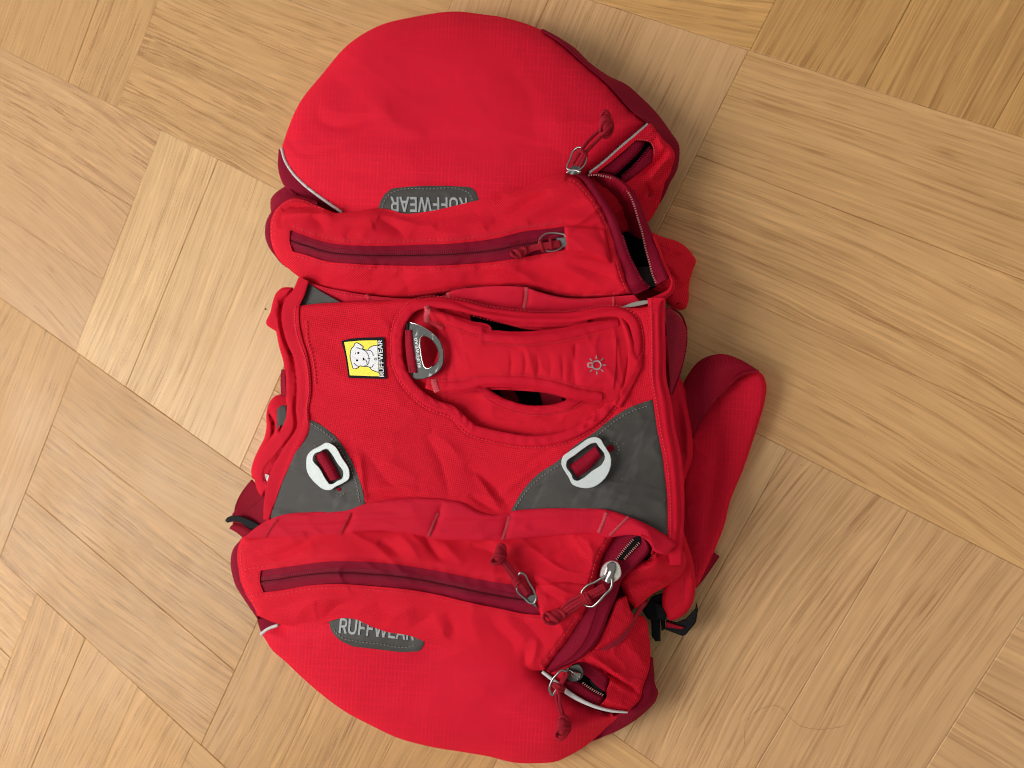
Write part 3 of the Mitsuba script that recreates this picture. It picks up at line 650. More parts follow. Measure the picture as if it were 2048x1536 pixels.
wing = Sheet(outline(vP((60, 160), (95, 200), (130, 340), (163, 400), (192, 530), (210, 665), (208, 735), (182, 815)), vP((182, 815), (150, 900), (60, 900), (60, 160))), [(1330, 680, .034), (1365, 760, .036), (1385, 900, .034), (1340, 950, .036), (1330, 800, .044)], drop=.008, rim=12, wr=(.0008, 50, 1.2),
             creases=[(vP((140, 480), (150, 600), (170, 760)), 9, -.004), (vP((175, 500), (188, 620), (186, 740)), 6, .002)])
sheet(WING, wing, 'red_binding', skirt=.004)
wing2 = Sheet(outline(vF((1335, 930), (1365, 1030), (1392, 1110), (1415, 1250), (1414, 1340), (1395, 1410), (1350, 1470), (1300, 1500), (1255, 1512)), vF((1255, 1512), (1215, 1430), (1250, 1200), (1270, 950), (1335, 930))), [(1365, 1060, .046), (1388, 1170, .036), (1345, 1235, .030), (1330, 1150, .040)], drop=.006, rim=12, wr=(.0007, 50, 1.2),
              creases=[(vF((1370, 1080), (1360, 1250), (1320, 1400)), 7, -.002)])
sheet(WING, wing2, 'red_cordura', skirt=.004, rot=.2)
stitches(WING + '_001__stitching', [vP((110, 1400), (150, 1380), (165, 1330), (165, 1260))], wing2.z, 'thread_red', dash=5, gap=2)
loft(D + '__webbing_loop', [[(x, y, z) for (x, y), z in zip(vP((92, 80), (92, 120), (104, 300), (112, 445)), [.052, .054, .054, .050])],
                            [(x, y, z) for (x, y), z in zip(vP((100, 78), (135, 118), (140, 250), (113, 450)), [.050, .052, .052, .048])],
                            [(x, y, z) for (x, y), z in zip(vP((110, 76), (168, 140), (172, 270), (116, 455)), [.048, .046, .044, .044])],
                            [(x, y, z) for (x, y), z in zip(vP((112, 74), (183, 185), (165, 330), (119, 458)), [.046, .038, .038, .040])]], 'pink_webbing', n=40, m=14)
ribbon(D + '__webbing_loop__edge', vP((112, 76), (150, 100), (180, 165), (181, 225), (160, 340), (120, 455)), 4, .0415, 'crimson_tape', off=0, prof=lambda s: .001 * (1 - s * s))
# red corner of the upper bag's back panel, at the right
BACK = D + '__back_panel'
bulge = Sheet(outline(vK((1150, 400), (1330, 478), (1480, 520), (1600, 590), (1690, 690), (1742, 785), (1720, 850), (1680, 960), (1650, 1100), (1645, 1280), (1605, 1390), (1550, 1412)), vK((1550, 1412), (1440, 1380), (1360, 1290), (1330, 1200), (1200, 1150), (1150, 400))),
              [(1300, 470, .044), (1391, 522, .024), (1376, 600, .024), (1365, 620, .026), (1320, 590, .044), (1330, 520, .044)], drop=.010, rim=18, wr=(.0012, 40, .8), step=3,
              creases=[(vK((1260, 690), (1380, 720), (1560, 700), (1700, 760)), 6, -.0035), (vK((1250, 560), (1400, 600), (1580, 600)), 9, .003), (vK((1480, 1130), (1560, 1090), (1660, 1060)), 5, -.004), (vK((1330, 850), (1440, 1000), (1500, 1150)), 8, -.004), (vK((1520, 800), (1560, 950), (1540, 1080)), 14, .002)])
sheet(BACK, bulge, 'red_cordura', skirt=1, inset=6, rot=.5)
loft(BACK + '__edge_fold', [[(x, y, z) for (x, y), z in zip(vK((1200, 470), (1245, 600), (1300, 790), (1370, 940), (1420, 1050), (1390, 1130), (1260, 1210), (1130, 1260)), [.064, .062, .062, .064, .067, .069, .071, .073])],
                            [(x, y, z) for (x, y), z in zip(vK((1215, 465), (1265, 600), (1330, 790), (1395, 930), (1455, 1050), (1440, 1150), (1360, 1230), (1240, 1290)), [.062, .060, .060, .063, .067, .069, .071, .073])],
                            [(x, y, z) for (x, y), z in zip(vK((1230, 470), (1285, 600), (1350, 800), (1415, 930), (1475, 1060), (1470, 1150), (1400, 1240), (1290, 1300)), [.052, .048, .048, .050, .052, .054, .058, .066])]], 'red_binding', n=60, m=9)
strip_loft(D + '__inner_webbing', vK((1370, 1190), (1430, 1250), (1510, 1330)), vK((1460, 1090), (1480, 1200), (1560, 1300)), .030, .026, 'dark_cloth', n=14)
# left-hand edge: second padded layer, pad, strap with its slider
PAD = D + '__chest_pad'
pad = Sheet(outline(vN((640, 195), (560, 205), (500, 232), (460, 285), (440, 360), (437, 500), (420, 580), (375, 670), (330, 770), (308, 870), (318, 930)), vN((318, 930), (420, 930), (640, 500), (640, 195))), [(545, 800, .030), (530, 880, .030), (505, 950, .032), (580, 800, .028), (540, 930, .034)], drop=.010, rim=13, wr=(.0006, 40, 1.2), step=3,
            creases=[(vN((540, 320), (470, 350), (500, 450), (490, 560), (450, 650)), 6, -.007), (vN((470, 330), (480, 400), (520, 420)), 5, -.003)])
sheet(PAD, pad, 'red_binding', skirt=1, inset=3, label='faded red rounded pad edge with grey lining')
padg = Sheet(outline(vN((620, 300), (560, 305), (535, 330), (530, 450), (500, 580), (480, 640)), vN((480, 640), (600, 560), (620, 300)), step=3), lambda P: pad.base(P / 500) + .0008, drop=.001, rim=4, step=3)
sheet(PAD + '__grey_lining', padg, 'grey_rubber')
STR = D + '__chest_strap'
loft(STR, [[(x, y, z) for (x, y), z in zip(vN((310, 935), (250, 1010), (200, 1090), (170, 1170), (160, 1240)), [.020, .020, .019, .018, .016])], [(x, y, z) for (x, y), z in zip(vN((440, 1100), (360, 1150), (300, 1200), (250, 1250), (220, 1300)), [.022, .018, .016, .015, .016])]], 'crimson_lining', n=30, m=8)
loft(STR + '__webbing', [[(x, y, .030) for x, y in vN((480, 1010), (385, 1095), (300, 1170), (215, 1240))], [(x, y, z) for (x, y), z in zip(vN((540, 1150), (470, 1250), (400, 1330), (330, 1400)), [.034, .034, .034, .032])]], 'crimson_webbing', n=30, m=8)
fil = Sheet(outline(vE((105, 850), (200, 790), (320, 740)), vE((320, 740), (345, 900), (260, 1010)), vE((260, 1010), (175, 1000), (120, 950), (105, 850))), lambda P: np.full(len(P), .014), step=5, wr=(.0006, 30, 0))
sheet(STR + '__lower_webbing', fil, 'crimson_webbing', skirt=.002)
m = plate(vN((85, 1285), (105, 1258), (150, 1240), (215, 1245), (300, 1280), (380, 1320), (400, 1345), (345, 1368), (290, 1352), (215, 1302), (160, 1292), (105, 1305)), lambda P: P[:, 0] * 0 + .032, 0, .0042, bevel=1.5)
put(STR + '__slider', m, 'black_plastic', 30)
loft(STR + '__webbing_end', [[(x, y, .034) for x, y in vN((170, 1303), (230, 1320), (330, 1372))], [(x, y, .036) for x, y in vN((140, 1328), (205, 1355), (310, 1410))], [(x, y, .031) for x, y in vN((122, 1352), (190, 1392), (285, 1440))]], 'crimson_webbing', n=20, m=9)
# black side-release buckle at the lower right
BK = D + '__side_release_buckle'
flat = lambda z: (lambda P: np.full(len(P), z))
put(BK, plate(vM((1150, 215), (1260, 60), (1390, 20), (1400, 290), (1385, 310), (1240, 310), (1200, 290)), flat(.014), 0, .010, bevel=2.5), 'black_plastic', 30)
put(BK + '__prong', plate(vM((1262, 120), (1385, 160), (1395, 285), (1300, 292)), flat(.022), 0, .006, bevel=2), 'black_plastic', 30)
put(BK + '__prong', plate(vM((1240, 300), (1335, 310), (1338, 520), (1285, 528), (1245, 470)), flat(.010), 0, .010, bevel=2.2), 'black_plastic', 30)
put(BK + '__prong', plate(vM((1340, 312), (1385, 300), (1385, 400), (1345, 420)), flat(.010), 0, .008, bevel=1.5), 'black_plastic', 30)
put(BK + '__latch', plate(vM((1395, 300), (1500, 330), (1600, 290), (1690, 190), (1705, 125), (1722, 200), (1700, 330), (1600, 455), (1560, 472), (1385, 405)), flat(.012), 0, .012, bevel=3), 'black_plastic', 30)
strip_loft(BK + '__webbing', vM((1390, 325), (1470, 352), (1580, 385)), vM((1390, 385), (1470, 392), (1560, 402)), .0265, .0265, 'crimson_webbing', n=14)
# ------------------------------------------------------------------ front pockets
def smooth_band(path, w):
    """A thin outline round a band of the given widths, used for zip openings."""
    p = np.asarray(path, float); w = np.broadcast_to(w, len(p))
    q = curve(np.column_stack([p, w]), 4.0); n = normals2(q[:, :2])
    return np.vstack([q[:, :2] + n * q[:, 2:] / 2, (q[:, :2] - n * q[:, 2:] / 2)[::-1]])
PK = D + '__front_pocket'
zipT = vO((335, 478), (420, 520), (560, 575), (700, 610)) + [(695, 490), (760, 492), (826, 490), (907, 487), (1000, 475), (1048, 462), (1100, 456), (1134, 453)]
zipT = [(580, 459.5), (604, 469), (636, 480), (665, 487), (700, 490.5), (760, 492), (826, 490), (907, 487), (1000, 475), (1048, 463), (1100, 457), (1134, 452)]
zipB = [(585, 503), (612, 510), (646, 521), (712, 528), (793, 531), (891, 530.5), (950, 527), (1000, 522), (1048, 514), (1090, 507), (1134, 499)]
holeU = np.vstack([curve(zipT, 4), curve([(1134, 452), (1136, 475), (1134, 499)], 4), curve(zipB, 4)[::-1], curve([(585, 503), (579, 482), (580, 459.5)], 4)])
def tidy(p):
    return p[np.linalg.norm(p - np.roll(p, 1, axis=0), axis=1) > 0.5]
holeU = tidy(holeU)
rightU = vD((575, 0), (610, 8), (700, 90), (790, 220), (850, 340), (890, 500), (930, 640), (970, 722))
topP = vO((165, 640), (148, 560), (146, 480), (150, 390), (175, 320), (215, 265), (270, 215), (350, 178), (470, 190), (560, 228), (690, 285), (770, 315), (850, 312)) + vA((640, 1302), (760, 1281), (850, 1286), (940, 1312), (1050, 1306), (1250, 1266), (1400, 1231), (1536, 1208)) + vB((100, 1192), (300, 1148), (450, 1078), (560, 1058))
botP = [(1266, 586), (1240, 590), (1200, 594), (1145, 597), (1087, 586), (1051, 577), (1000, 580), (950, 578), (891, 586), (812, 597), (725, 591)] + vO((620, 1052), (500, 988), (400, 915), (320, 850), (240, 780), (195, 710), (165, 640))
offs = lambda pts, d: [tuple(p) for p in (lambda q: q + normals2(q) * d)(curve(pts, 12.0))]
backU = vO((180, 640), (160, 560), (158, 470), (175, 380), (205, 300), (280, 228), (360, 193), (480, 205), (570, 245), (690, 290))
grU = [offs(zipT, -7), offs(zipB, 7), offs(rightU, 9), backU]
up = Sheet(outline(topP, rightU, botP), [(545, 470, .058), (570, 415, .056), (600, 480, .072), (640, 420, .063), (700, 420, .072), (830, 425, .071), (960, 402, .073), (1130, 350, .076), (1190, 410, .082), (1225, 470, .080), (1262, 580, .074),
                                         (1145, 595, .062), (1050, 575, .064), (950, 576, .064), (812, 596, .061), (690, 588, .060), (560, 530, .054), (700, 510, .080), (900, 508, .083), (1080, 480, .084), (820, 555, .074), (1000, 545, .076), (1150, 520, .082), (650, 550, .066), (760, 455, .079), (1000, 440, .082)],
           drop=.007, rim=16, wr=(.0013, 95.0, -.5), step=2.9, holes=[holeU], grooves=grU, above=lambda P: np.where(P[:, 1] < 455, ub.z(P) + .0035, 0),
           creases=[(vO((250, 380), (300, 340), (420, 316), (600, 316), (740, 318)), 8, 0.0055), (vO((260, 300), (380, 262), (520, 265), (650, 300)), 9, -0.0099), (vO((215, 420), (260, 350), (250, 270)), 6, -0.0033),
                    (vO((520, 330), (640, 440), (690, 560)), 13, -0.0036), (vO((760, 330), (700, 440), (650, 540)), 12, 0.0025), (vO((860, 560), (930, 470), (1110, 420)), 10, -0.0036), (vO((1000, 560), (1060, 480), (1150, 440)), 12, 0.0029),
                    (vC((780, 260), (900, 330), (960, 390)), 12, -0.0037), (vC((880, 250), (1010, 300), (1150, 320)), 14, 0.0029), (vC((980, 390), (1050, 320), (1200, 250), (1400, 200)), 12, -0.0033), (vC((1150, 390), (1300, 310), (1500, 270)), 15, 0.0025),
                    (vD((0, 210), (200, 150), (420, 90), (560, 40)), 16, 0.0033), (vD((60, 330), (200, 250), (330, 170), (470, 100)), 13, -0.0048), (vD((190, 290), (330, 230), (480, 170), (620, 90)), 12, 0.0029), (vD((330, 300), (460, 240), (600, 200), (720, 170)), 11, -0.0040), (vD((520, 300), (640, 270), (780, 270)), 9, 0.0022),
                    (vO((420, 760), (520, 860), (660, 960), (900, 1050)), 12, -0.0037), (vO((300, 720), (450, 780), (600, 900)), 14, 0.0018), (vO((700, 830), (900, 900), (1120, 940)), 18, 0.0020),
                    (vC((900, 600), (960, 660), (980, 740)), 14, -0.0025), (vC((1100, 590), (1230, 640), (1420, 690)), 16, 0.0022), (vD((0, 590), (140, 620), (300, 680)), 14, -0.0029), (vD((120, 560), (260, 600), (420, 690), (560, 740)), 13, 0.0031), (vD((260, 570), (420, 610), (600, 700), (760, 740)), 12, -0.0033),
                    (vD((430, 560), (600, 600), (760, 680), (880, 720)), 12, 0.0031), (vD((560, 540), (700, 580), (860, 640)), 9, -0.0029), (vD((740, 300), (800, 420), (850, 560)), 9, -0.0025), (vD((560, 480), (700, 500), (830, 530)), 7, -0.0022)],
           puckers=[(zipT, 15, .0005, 30), (zipB, 15, .0005, 34), (rightU, 16, .0007, 26), (botP[:9], 14, .0008, 32)])
sheet(PK, up, 'red_cordura', skirt=.014, inset=4, rot=.04)
zc = lambda a, b, n=60: (curve(a, n=n) + curve(b, n=n)) / 2
def zip_in(key, top, bot, sh, fold=.0022, grow=7, groove=.0004):
    c = zc(top, bot); w = np.linalg.norm(curve(top, n=60) - curve(bot, n=60), axis=1)
    idx = np.linspace(0, 59, 14).astype(int); c, w = c[idx], w[idx]
    d0, d1 = c[0] - c[1], c[-1] - c[-2]
    c = np.vstack([c[0] + d0 / np.linalg.norm(d0) * 8, c, c[-1] + d1 / np.linalg.norm(d1) * 8]); w = np.concatenate([[w[0]], w, [w[-1]]]) + grow
    zf = lambda P: sh.z(P) - fold
    ribbon(key + '__zipper_tape', c, w, zf, 'crimson_tape', off=0, prof=lambda s: -groove * math.exp(-(s / .09) ** 2) + .0003 * math.exp(-((abs(s) - .3) / .2) ** 2), across=17)
    put(key + '__zipper_teeth', teeth_mesh(c, zf, .0005, gap=2.4, size=(9, 1.9), pitch=4.0, high=.0005, slant=1.6), 'tooth_crimson', False, stuff=True)
    ribbon(key + '__zipper_seam', c, 1.3, zf, 'dark_cloth', off=.0004, across=2, th=.0001, tuck=0)
    return c
zcU = zip_in(PK, zipT, zipB, up)
offs = lambda pts, d: [tuple(p) for p in (lambda q: q + normals2(q) * d)(curve(pts, 12.0))]
stitches(PK + '__stitching', [offs(zipT, -7), offs(zipB, 7), offs(zipT, -10), offs(rightU, 9), offs(botP[:10], 5)[2:], vO((180, 640), (160, 560), (158, 470), (175, 380), (205, 300), (280, 228), (360, 193), (480, 205), (570, 245), (690, 290))], up.z, 'thread_red')
# crimson gusset behind the pocket's left end
lf = vO((600, 225), (470, 186), (350, 176), (268, 213), (212, 262), (172, 318), (147, 390), (143, 480), (145, 560), (162, 640), (192, 712), (236, 778), (300, 835))
lo = vO((600, 205), (450, 160), (330, 140), (240, 180), (160, 300), (112, 390), (95, 490), (100, 560), (125, 630), (162, 690), (205, 740), (240, 785), (300, 838))
zl = up.z(lf)
loft(PK + '__gusset', [[(x, y, z - .001) for (x, y), z in zip(lf, zl)], [((x + u) / 2 - 1, (y + v) / 2, z - .0035) for (x, y), (u, v), z in zip(lf, lo, zl)], [(x, y, z - .010) for (x, y), z in zip(lo, zl)], [(x + 6, y + 1, z - .030) for (x, y), z in zip(lo, zl)]], 'crimson_tape', n=70, m=14)
# the open zip at the right-hand end
fi = vJ((505, 938), (560, 950), (650, 1020), (760, 1170), (860, 1330)) + vK((700, 200), (790, 440), (870, 680), (960, 870), (1060, 1040), (1150, 1125))
fo = vJ((335, 940), (420, 952), (520, 1010), (650, 1180)) + vK((490, 50), (570, 190), (660, 430), (740, 700), (810, 900), (880, 1110), (930, 1225))
zfo = up.z(fo) + .0006
loft(PK + '__open_zipper', [[(x, y, z) for (x, y), z in zip(fo, zfo)], [((x + u) / 2, (y + v) / 2, z + .0016) for (x, y), (u, v), z in zip(fo, fi, zfo)], [(x, y, z - .0008) for (x, y), z in zip(fi, zfo)], [(x - 2, y + 1, z - .008) for (x, y), z in zip(fi, zfo)]], 'crimson_tape', n=80, m=12)
bt = vJ((600, 972), (720, 965), (840, 985), (960, 1020), (1060, 1100), (1140, 1210), (1200, 1350)) + vK((990, 230), (1050, 430), (1090, 620), (1140, 800), (1180, 960), (1235, 1090))
bo = vJ((600, 950), (750, 935), (900, 958), (1040, 1030), (1140, 1115), (1240, 1260), (1310, 1420)) + vK((1090, 250), (1160, 420), (1225, 560), (1290, 750), (1330, 860), (1385, 1000), (1395, 1090))
bo = bo[:len(bt)] if len(bo) > len(bt) else bo
zb = np.interp(np.arange(len(bt)), [0, 4, 8, 13], [.070, .066, .062, .066])
zb2 = np.interp(np.arange(len(bo)), [0, 4, 8, len(bo) - 1], [.068, .063, .058, .066])
loft(PK + '__open_zipper__back_tape', [[(x - 1, y + 2, z - .006) for (x, y), z in zip(bt, zb)], [(x, y, z) for (x, y), z in zip(bt, zb)], [((x + u) / 2, (y + v) / 2, (z + w) / 2 + .0015) for (x, y), (u, v), z, w in zip(bt, bo, zb, zb2)], [(x, y, z) for (x, y), z in zip(bo, zb2)], [(x + 2, y, z - .012) for (x, y), z in zip(bo, zb2)]], 'crimson_tape', n=90, m=14)
zb_tree = cKDTree(curve(np.column_stack([np.array(bt), zb]), 3.0)[:, :2]); zb_z = curve(np.column_stack([np.array(bt), zb]), 3.0)[:, 2]
put(PK + '__open_zipper__teeth', teeth_mesh(bt, lambda P: zb_z[zb_tree.query(P)[1]], .0002, gap=-2.4, size=(4.0, 2.3), pitch=4.8, high=.0012, sides=(-1, ), slant=0), 'tooth_pale', False, stuff=True)
fi_c = curve(np.column_stack([np.array(fi), zfo]), 3.0); fi_tree = cKDTree(fi_c[:, :2])
put(PK + '__open_zipper__teeth', teeth_mesh(fi[6:], lambda P: fi_c[fi_tree.query(P)[1], 2], -.0006, gap=-1, size=(3.5, 2.0), pitch=4.8, sides=(-1, 1), slant=0), 'tooth_crimson', False, stuff=True)
lin_poly = tidy(np.vstack([curve([(x - 6, y) for x, y in fi], 4), curve([(x + 5, y) for x, y in bt], 4)[::-1]]))
lin = Sheet(lin_poly, [(1190, 360, .058), (1260, 420, .052), (1230, 420, .040), (1270, 500, .036), (1310, 570, .052)], drop=.0, wr=(.002, 30, 1.1), step=4, creases=[([(1225, 400), (1250, 450), (1265, 500)], 9, -.006), ([(1245, 390), (1268, 440), (1280, 490)], 7, .004)])
sheet(PK + '__lining', lin, 'crimson_lining', skirt=0, rot=1.1)
blk = Sheet(outline(vK((770, 400), (850, 405), (930, 440), (1000, 490), (1075, 510)), vK((1075, 510), (1110, 680), (1150, 840), (1215, 980), (1250, 1100)), vK((1250, 1100), (1150, 1150), (960, 880), (770, 400)), step=3), lambda P: lin.base(P / 500) + .0035, step=4)
sheet(PK + '__inner_pocket', blk, 'dark_cloth', skirt=.0008)
gm = Sheet(outline(vK((985, 870), (1150, 850)), vK((1150, 850), (1200, 980), (1240, 1100)), vK((1240, 1100), (1150, 1110), (1060, 1000), (985, 870)), step=3), lambda P: blk.z(P) + .004, step=4)
sheet(PK + '__inner_pocket__mesh', gm, 'grey_mesh', skirt=.0008, rot=1.5)
# garage at the right end of the zip
gar = Sheet(outline(vD((548, 310), (552, 380), (556, 470)), vD((556, 470), (680, 490), (835, 545)), vD((835, 545), (800, 330)), vD((800, 330), (680, 318), (548, 310)), step=3), lambda P: up.z(P) + .0036, drop=.0026, rim=7, wr=(.0006, 40, .4), step=3.2)
sheet(PK + '__zip_garage', gar, 'red_cordura', rot=-.1)
gar0 = Sheet(outline(vO((195, 430), (320, 470), (338, 480)), vO((338, 480), (325, 580), (352, 688)), vO((352, 688), (185, 680), (165, 560), (195, 430)), step=3), lambda P: up.z(P) + .0010, drop=.0014, rim=6, step=3.2)
sheet(PK + '__zip_garage', gar0, 'red_cordura', rot=-.1)

# lower front pocket
PK1 = D + '__front_pocket_001'
z1T = [(521, 1141), (556, 1136), (593, 1131), (658, 1123), (723, 1123), (788, 1128), (853, 1138), (930, 1153), (995, 1165), (1040, 1171), (1073, 1176)]
z1B = [(527, 1185), (565, 1180), (609, 1172), (674, 1168), (739, 1172), (821, 1180), (886, 1192), (930, 1203), (1011, 1220), (1050, 1228), (1081, 1230)]
holeL = tidy(np.vstack([curve(z1T, 4), curve([(1073, 1176), (1071, 1200), (1081, 1230)], 4), curve(z1B, 4)[::-1], curve([(527, 1185), (520, 1165), (521, 1141)], 4)]))
rightL = vH((960, 60), (900, 150), (845, 240), (805, 380), (772, 500), (700, 640), (620, 760), (560, 840), (488, 936))
botL = vH((488, 936), (420, 936), (300, 918), (200, 880), (110, 864), (0, 852)) + vG((1400, 792), (1310, 768), (1200, 724), (1050, 698), (950, 662), (860, 622), (780, 615), (700, 636), (620, 655), (540, 664), (450, 662), (350, 638), (262, 600))
leftL = vG((262, 605), (250, 571), (190, 471), (160, 400), (145, 321), (135, 221), (145, 165), (162, 128))
seamL = vG((166, 160), (158, 240), (168, 330), (212, 470), (265, 585))
grL = [offs(z1T, -7), offs(z1B, 7), offs(rightL, 10), seamL]
lp = Sheet(outline([(484, 1074), (540, 1060), (700, 1045), (900, 1050), (1100, 1045), (1242, 1056)], rightL, botL, leftL),
           [(478, 1120, .056), (515, 1230, .048), (490, 1078, .060), (600, 1070, .068), (760, 1060, .068), (940, 1075, .070), (1150, 1070, .074), (1230, 1080, .078), (560, 1160, .068), (660, 1145, .082), (800, 1155, .086), (950, 1180, .087), (1100, 1200, .088),
            (612, 1250, .058), (690, 1238, .064), (772, 1262, .066), (860, 1285, .066), (1000, 1322, .066), (1089, 1337, .066), (1160, 1240, .080), (1195, 1150, .084), (900, 1250, .076), (1020, 1280, .074), (700, 1205, .074), (800, 1225, .076)],
           drop=.008, rim=17, wr=(.0013, 95.0, .45), step=2.9, holes=[holeL], grooves=grL, above=lambda P: np.where(P[:, 1] > 1215, lb.z(P) + .0035, 0),
           creases=[(vG((240, 250), (380, 235), (500, 190), (620, 110)), 9, -0.0044), (vG((300, 180), (420, 160), (560, 90)), 10, 0.0027), (vG((430, 240), (560, 200), (680, 140)), 9, 0.0021), (vG((160, 180), (260, 200), (330, 170)), 7, -0.0025),
                    (vG((1000, 150), (1080, 180), (1150, 250)), 13, -0.0029), (vG((1120, 90), (1200, 170), (1260, 260)), 13, 0.0027), (vG((1290, 110), (1330, 190), (1400, 270)), 12, -0.0038), (vG((1400, 150), (1450, 210), (1530, 290)), 12, 0.0023),
                    (vG((300, 580), (470, 520), (560, 500), (680, 520)), 14, -0.0023), (vG((480, 640), (540, 560), (620, 510)), 13, 0.0023), (vG((680, 620), (720, 560), (850, 500)), 11, -0.0031), (vG((860, 610), (900, 560), (1000, 530)), 12, 0.0021), (vG((960, 650), (1060, 630), (1180, 640)), 12, -0.0025), (vG((1050, 690), (1100, 610), (1240, 560)), 14, 0.0025), (vG((1180, 700), (1240, 650), (1350, 600)), 11, -0.0025), (vG((1380, 780), (1400, 700), (1330, 590)), 14, 0.0027), (vG((1460, 790), (1470, 690), (1420, 580)), 12, -0.0031),
                    (vH((130, 590), (200, 680), (290, 770), (310, 880)), 16, -0.0031), (vH((220, 600), (300, 680), (380, 760)), 13, 0.0023), (vH((290, 590), (390, 660), (470, 760), (520, 860)), 12, -0.0023), (vH((30, 620), (80, 740), (100, 850)), 15, 0.0023), (vH((360, 800), (370, 860), (350, 920)), 8, -0.0029), (vH((440, 740), (430, 830), (400, 920)), 9, 0.0023), (vH((560, 620), (600, 690), (620, 730)), 9, 0.0021),
                    (vH((30, 160), (150, 200), (260, 320)), 16, -0.0035), (vH((150, 130), (300, 180), (420, 200), (560, 260)), 14, 0.0027), (vH((330, 300), (480, 250), (640, 180), (760, 140)), 14, -0.0031), (vH((430, 360), (600, 310), (760, 260)), 13, 0.0029), (vH((260, 240), (380, 250), (500, 210)), 10, -0.0018), (vH((700, 100), (770, 180), (790, 280)), 10, 0.0021)],
           puckers=[(z1T, 15, .0005, 31), (z1B, 15, .0005, 35), (rightL, 16, .0007, 26), (botL[:12], 12, .0007, 30)])
sheet(PK1, lp, 'red_cordura', skirt=.012, inset=5, rot=-.06)
zcL = zip_in(PK1, z1T, z1B, lp)
stitches(PK1 + '__stitching', [offs(z1T, -7), offs(z1B, 7), offs(rightL, 10), seamL, vG((170, 318), (285, 300)), vG((215, 480), (300, 462))], lp.z, 'thread_red')
ll = [(x + .5, y) for x, y in leftL]
lo1 = vG((263, 622), (220, 561), (160, 471), (128, 420), (108, 360), (95, 271), (110, 195), (166, 126))
zl = lp.z(ll)
loft(PK1 + '__gusset', [[(x, y, z - .001) for (x, y), z in zip(ll, zl)], [((x + u) / 2 - 1, (y + v) / 2, z - .0035) for (x, y), (u, v), z in zip(ll, lo1, zl)], [(x, y, z - .012) for (x, y), z in zip(lo1, zl)], [(x + 8, y, z - .034) for (x, y), z in zip(lo1, zl)]], 'crimson_tape', n=50, m=14)
# curved zip at the right-hand end of the lower pocket, partly open
bi = vH((1010, 30), (900, 150), (850, 235), (806, 380), (772, 500), (700, 640), (620, 760), (560, 842), (500, 930))
bx = vH((1085, 95), (1130, 190), (1080, 260), (958, 380), (925, 480), (880, 590), (840, 700), (745, 830), (640, 912))
bx[-1] = vH((525, 948))[0]
bm = vH((1052, 90), (1060, 130), (960, 250), (880, 400), (830, 490), (780, 640), (722, 770), (640, 860), (512, 936))
zbi = lp.z(bi) + .0006
zbx = np.interp(np.arange(9), [0, 2, 5, 8], [.080, .080, .074, .064])
midz = (zbi + zbx) / 2 + .0035
Zp = PK1 + '__curved_zipper'
gapi = vH((1020, 40), (1062, 100), (1000, 170), (925, 245), (880, 330))     # rim of the opening, inner side
loft(Zp, [[(x, y, z) for (x, y), z in zip(bi, zbi)], [((x + u) / 2, (y + v) / 2, (z + w) / 2 + .0006) for (x, y), (u, v), z, w in zip(bi, bm, zbi, midz)], [(x, y, z) for (x, y), z in zip(bm, midz)]], 'crimson_tape', n=80, m=10)
loft(Zp + '__tape', [[(x + .8, y + .4, z - .0003) for (x, y), z in zip(bm, midz)], [((x + u) / 2, (y + v) / 2, (z + w) / 2 + .0004) for (x, y), (u, v), z, w in zip(bm, bx, midz, zbx)], [(x, y, z) for (x, y), z in zip(bx, zbx)], [(x + 2, y + 3, z - .02) for (x, y), z in zip(bx, zbx)]], 'crimson_tape', n=80, m=12)
bmc = curve(np.column_stack([np.array(bm), midz]), 3.0); bm_tree = cKDTree(bmc[:, :2])
zbm = lambda P: bmc[bm_tree.query(P)[1], 2]
tube(Zp + '__seam', [(x, y, z + .0001) for (x, y), z in zip(bm[3:], midz[3:])], None, 0, .0004, 'crimson_lining', sides=5)
slit = Sheet(outline(vH((925, 255), (985, 180), (1040, 118), (1076, 108)), vH((1076, 108), (1078, 150), (1030, 200), (975, 262)), vH((975, 262), (925, 255)), step=2.5), lambda P: zbm(P) + .0012, drop=.0, step=3)
sheet(Zp + '__opening', slit, 'dark_cloth', skirt=.0008)
put(Zp + '__teeth', cat([teeth_mesh(vH((975, 262), (1030, 202), (1076, 152)), zbm, .0012, gap=-2, size=(4.5, 1.8), pitch=4.2, sides=(-1,), slant=0), teeth_mesh(vH((925, 255), (985, 180), (1040, 118)), zbm, .0012, gap=-2, size=(4.5, 1.8), pitch=4.2, sides=(1,), slant=0)]), 'tooth_pale', False, stuff=True)
gar1 = Sheet(outline(vF((432, 1285), (425, 1330), (440, 1380), (470, 1490)), vF((470, 1490), (560, 1480), (720, 1500)), vF((720, 1500), (790, 1290)), vF((790, 1290), (600, 1270), (432, 1285)), step=3), lambda P: lp.z(P) + .0014, drop=.0020, rim=7, wr=(.0006, 40, .4), step=3.2, creases=[(vL((740, 860), (900, 950), (1080, 1050)), 7, -.0022), (vL((800, 820), (950, 880), (1150, 960)), 9, .0016)])
sheet(PK1 + '__zip_garage', gar1, 'red_cordura', rot=-.1)
gar2 = Sheet(outline(vG((155, 325), (283, 318)), vG((283, 318), (275, 390), (298, 462)), vG((298, 462), (205, 475), (170, 400), (155, 325)), step=3), lambda P: lp.z(P) + .0010, drop=.0014, rim=6, step=3.2)
sheet(PK1 + '__zip_garage', gar2, 'red_cordura', rot=-.1)
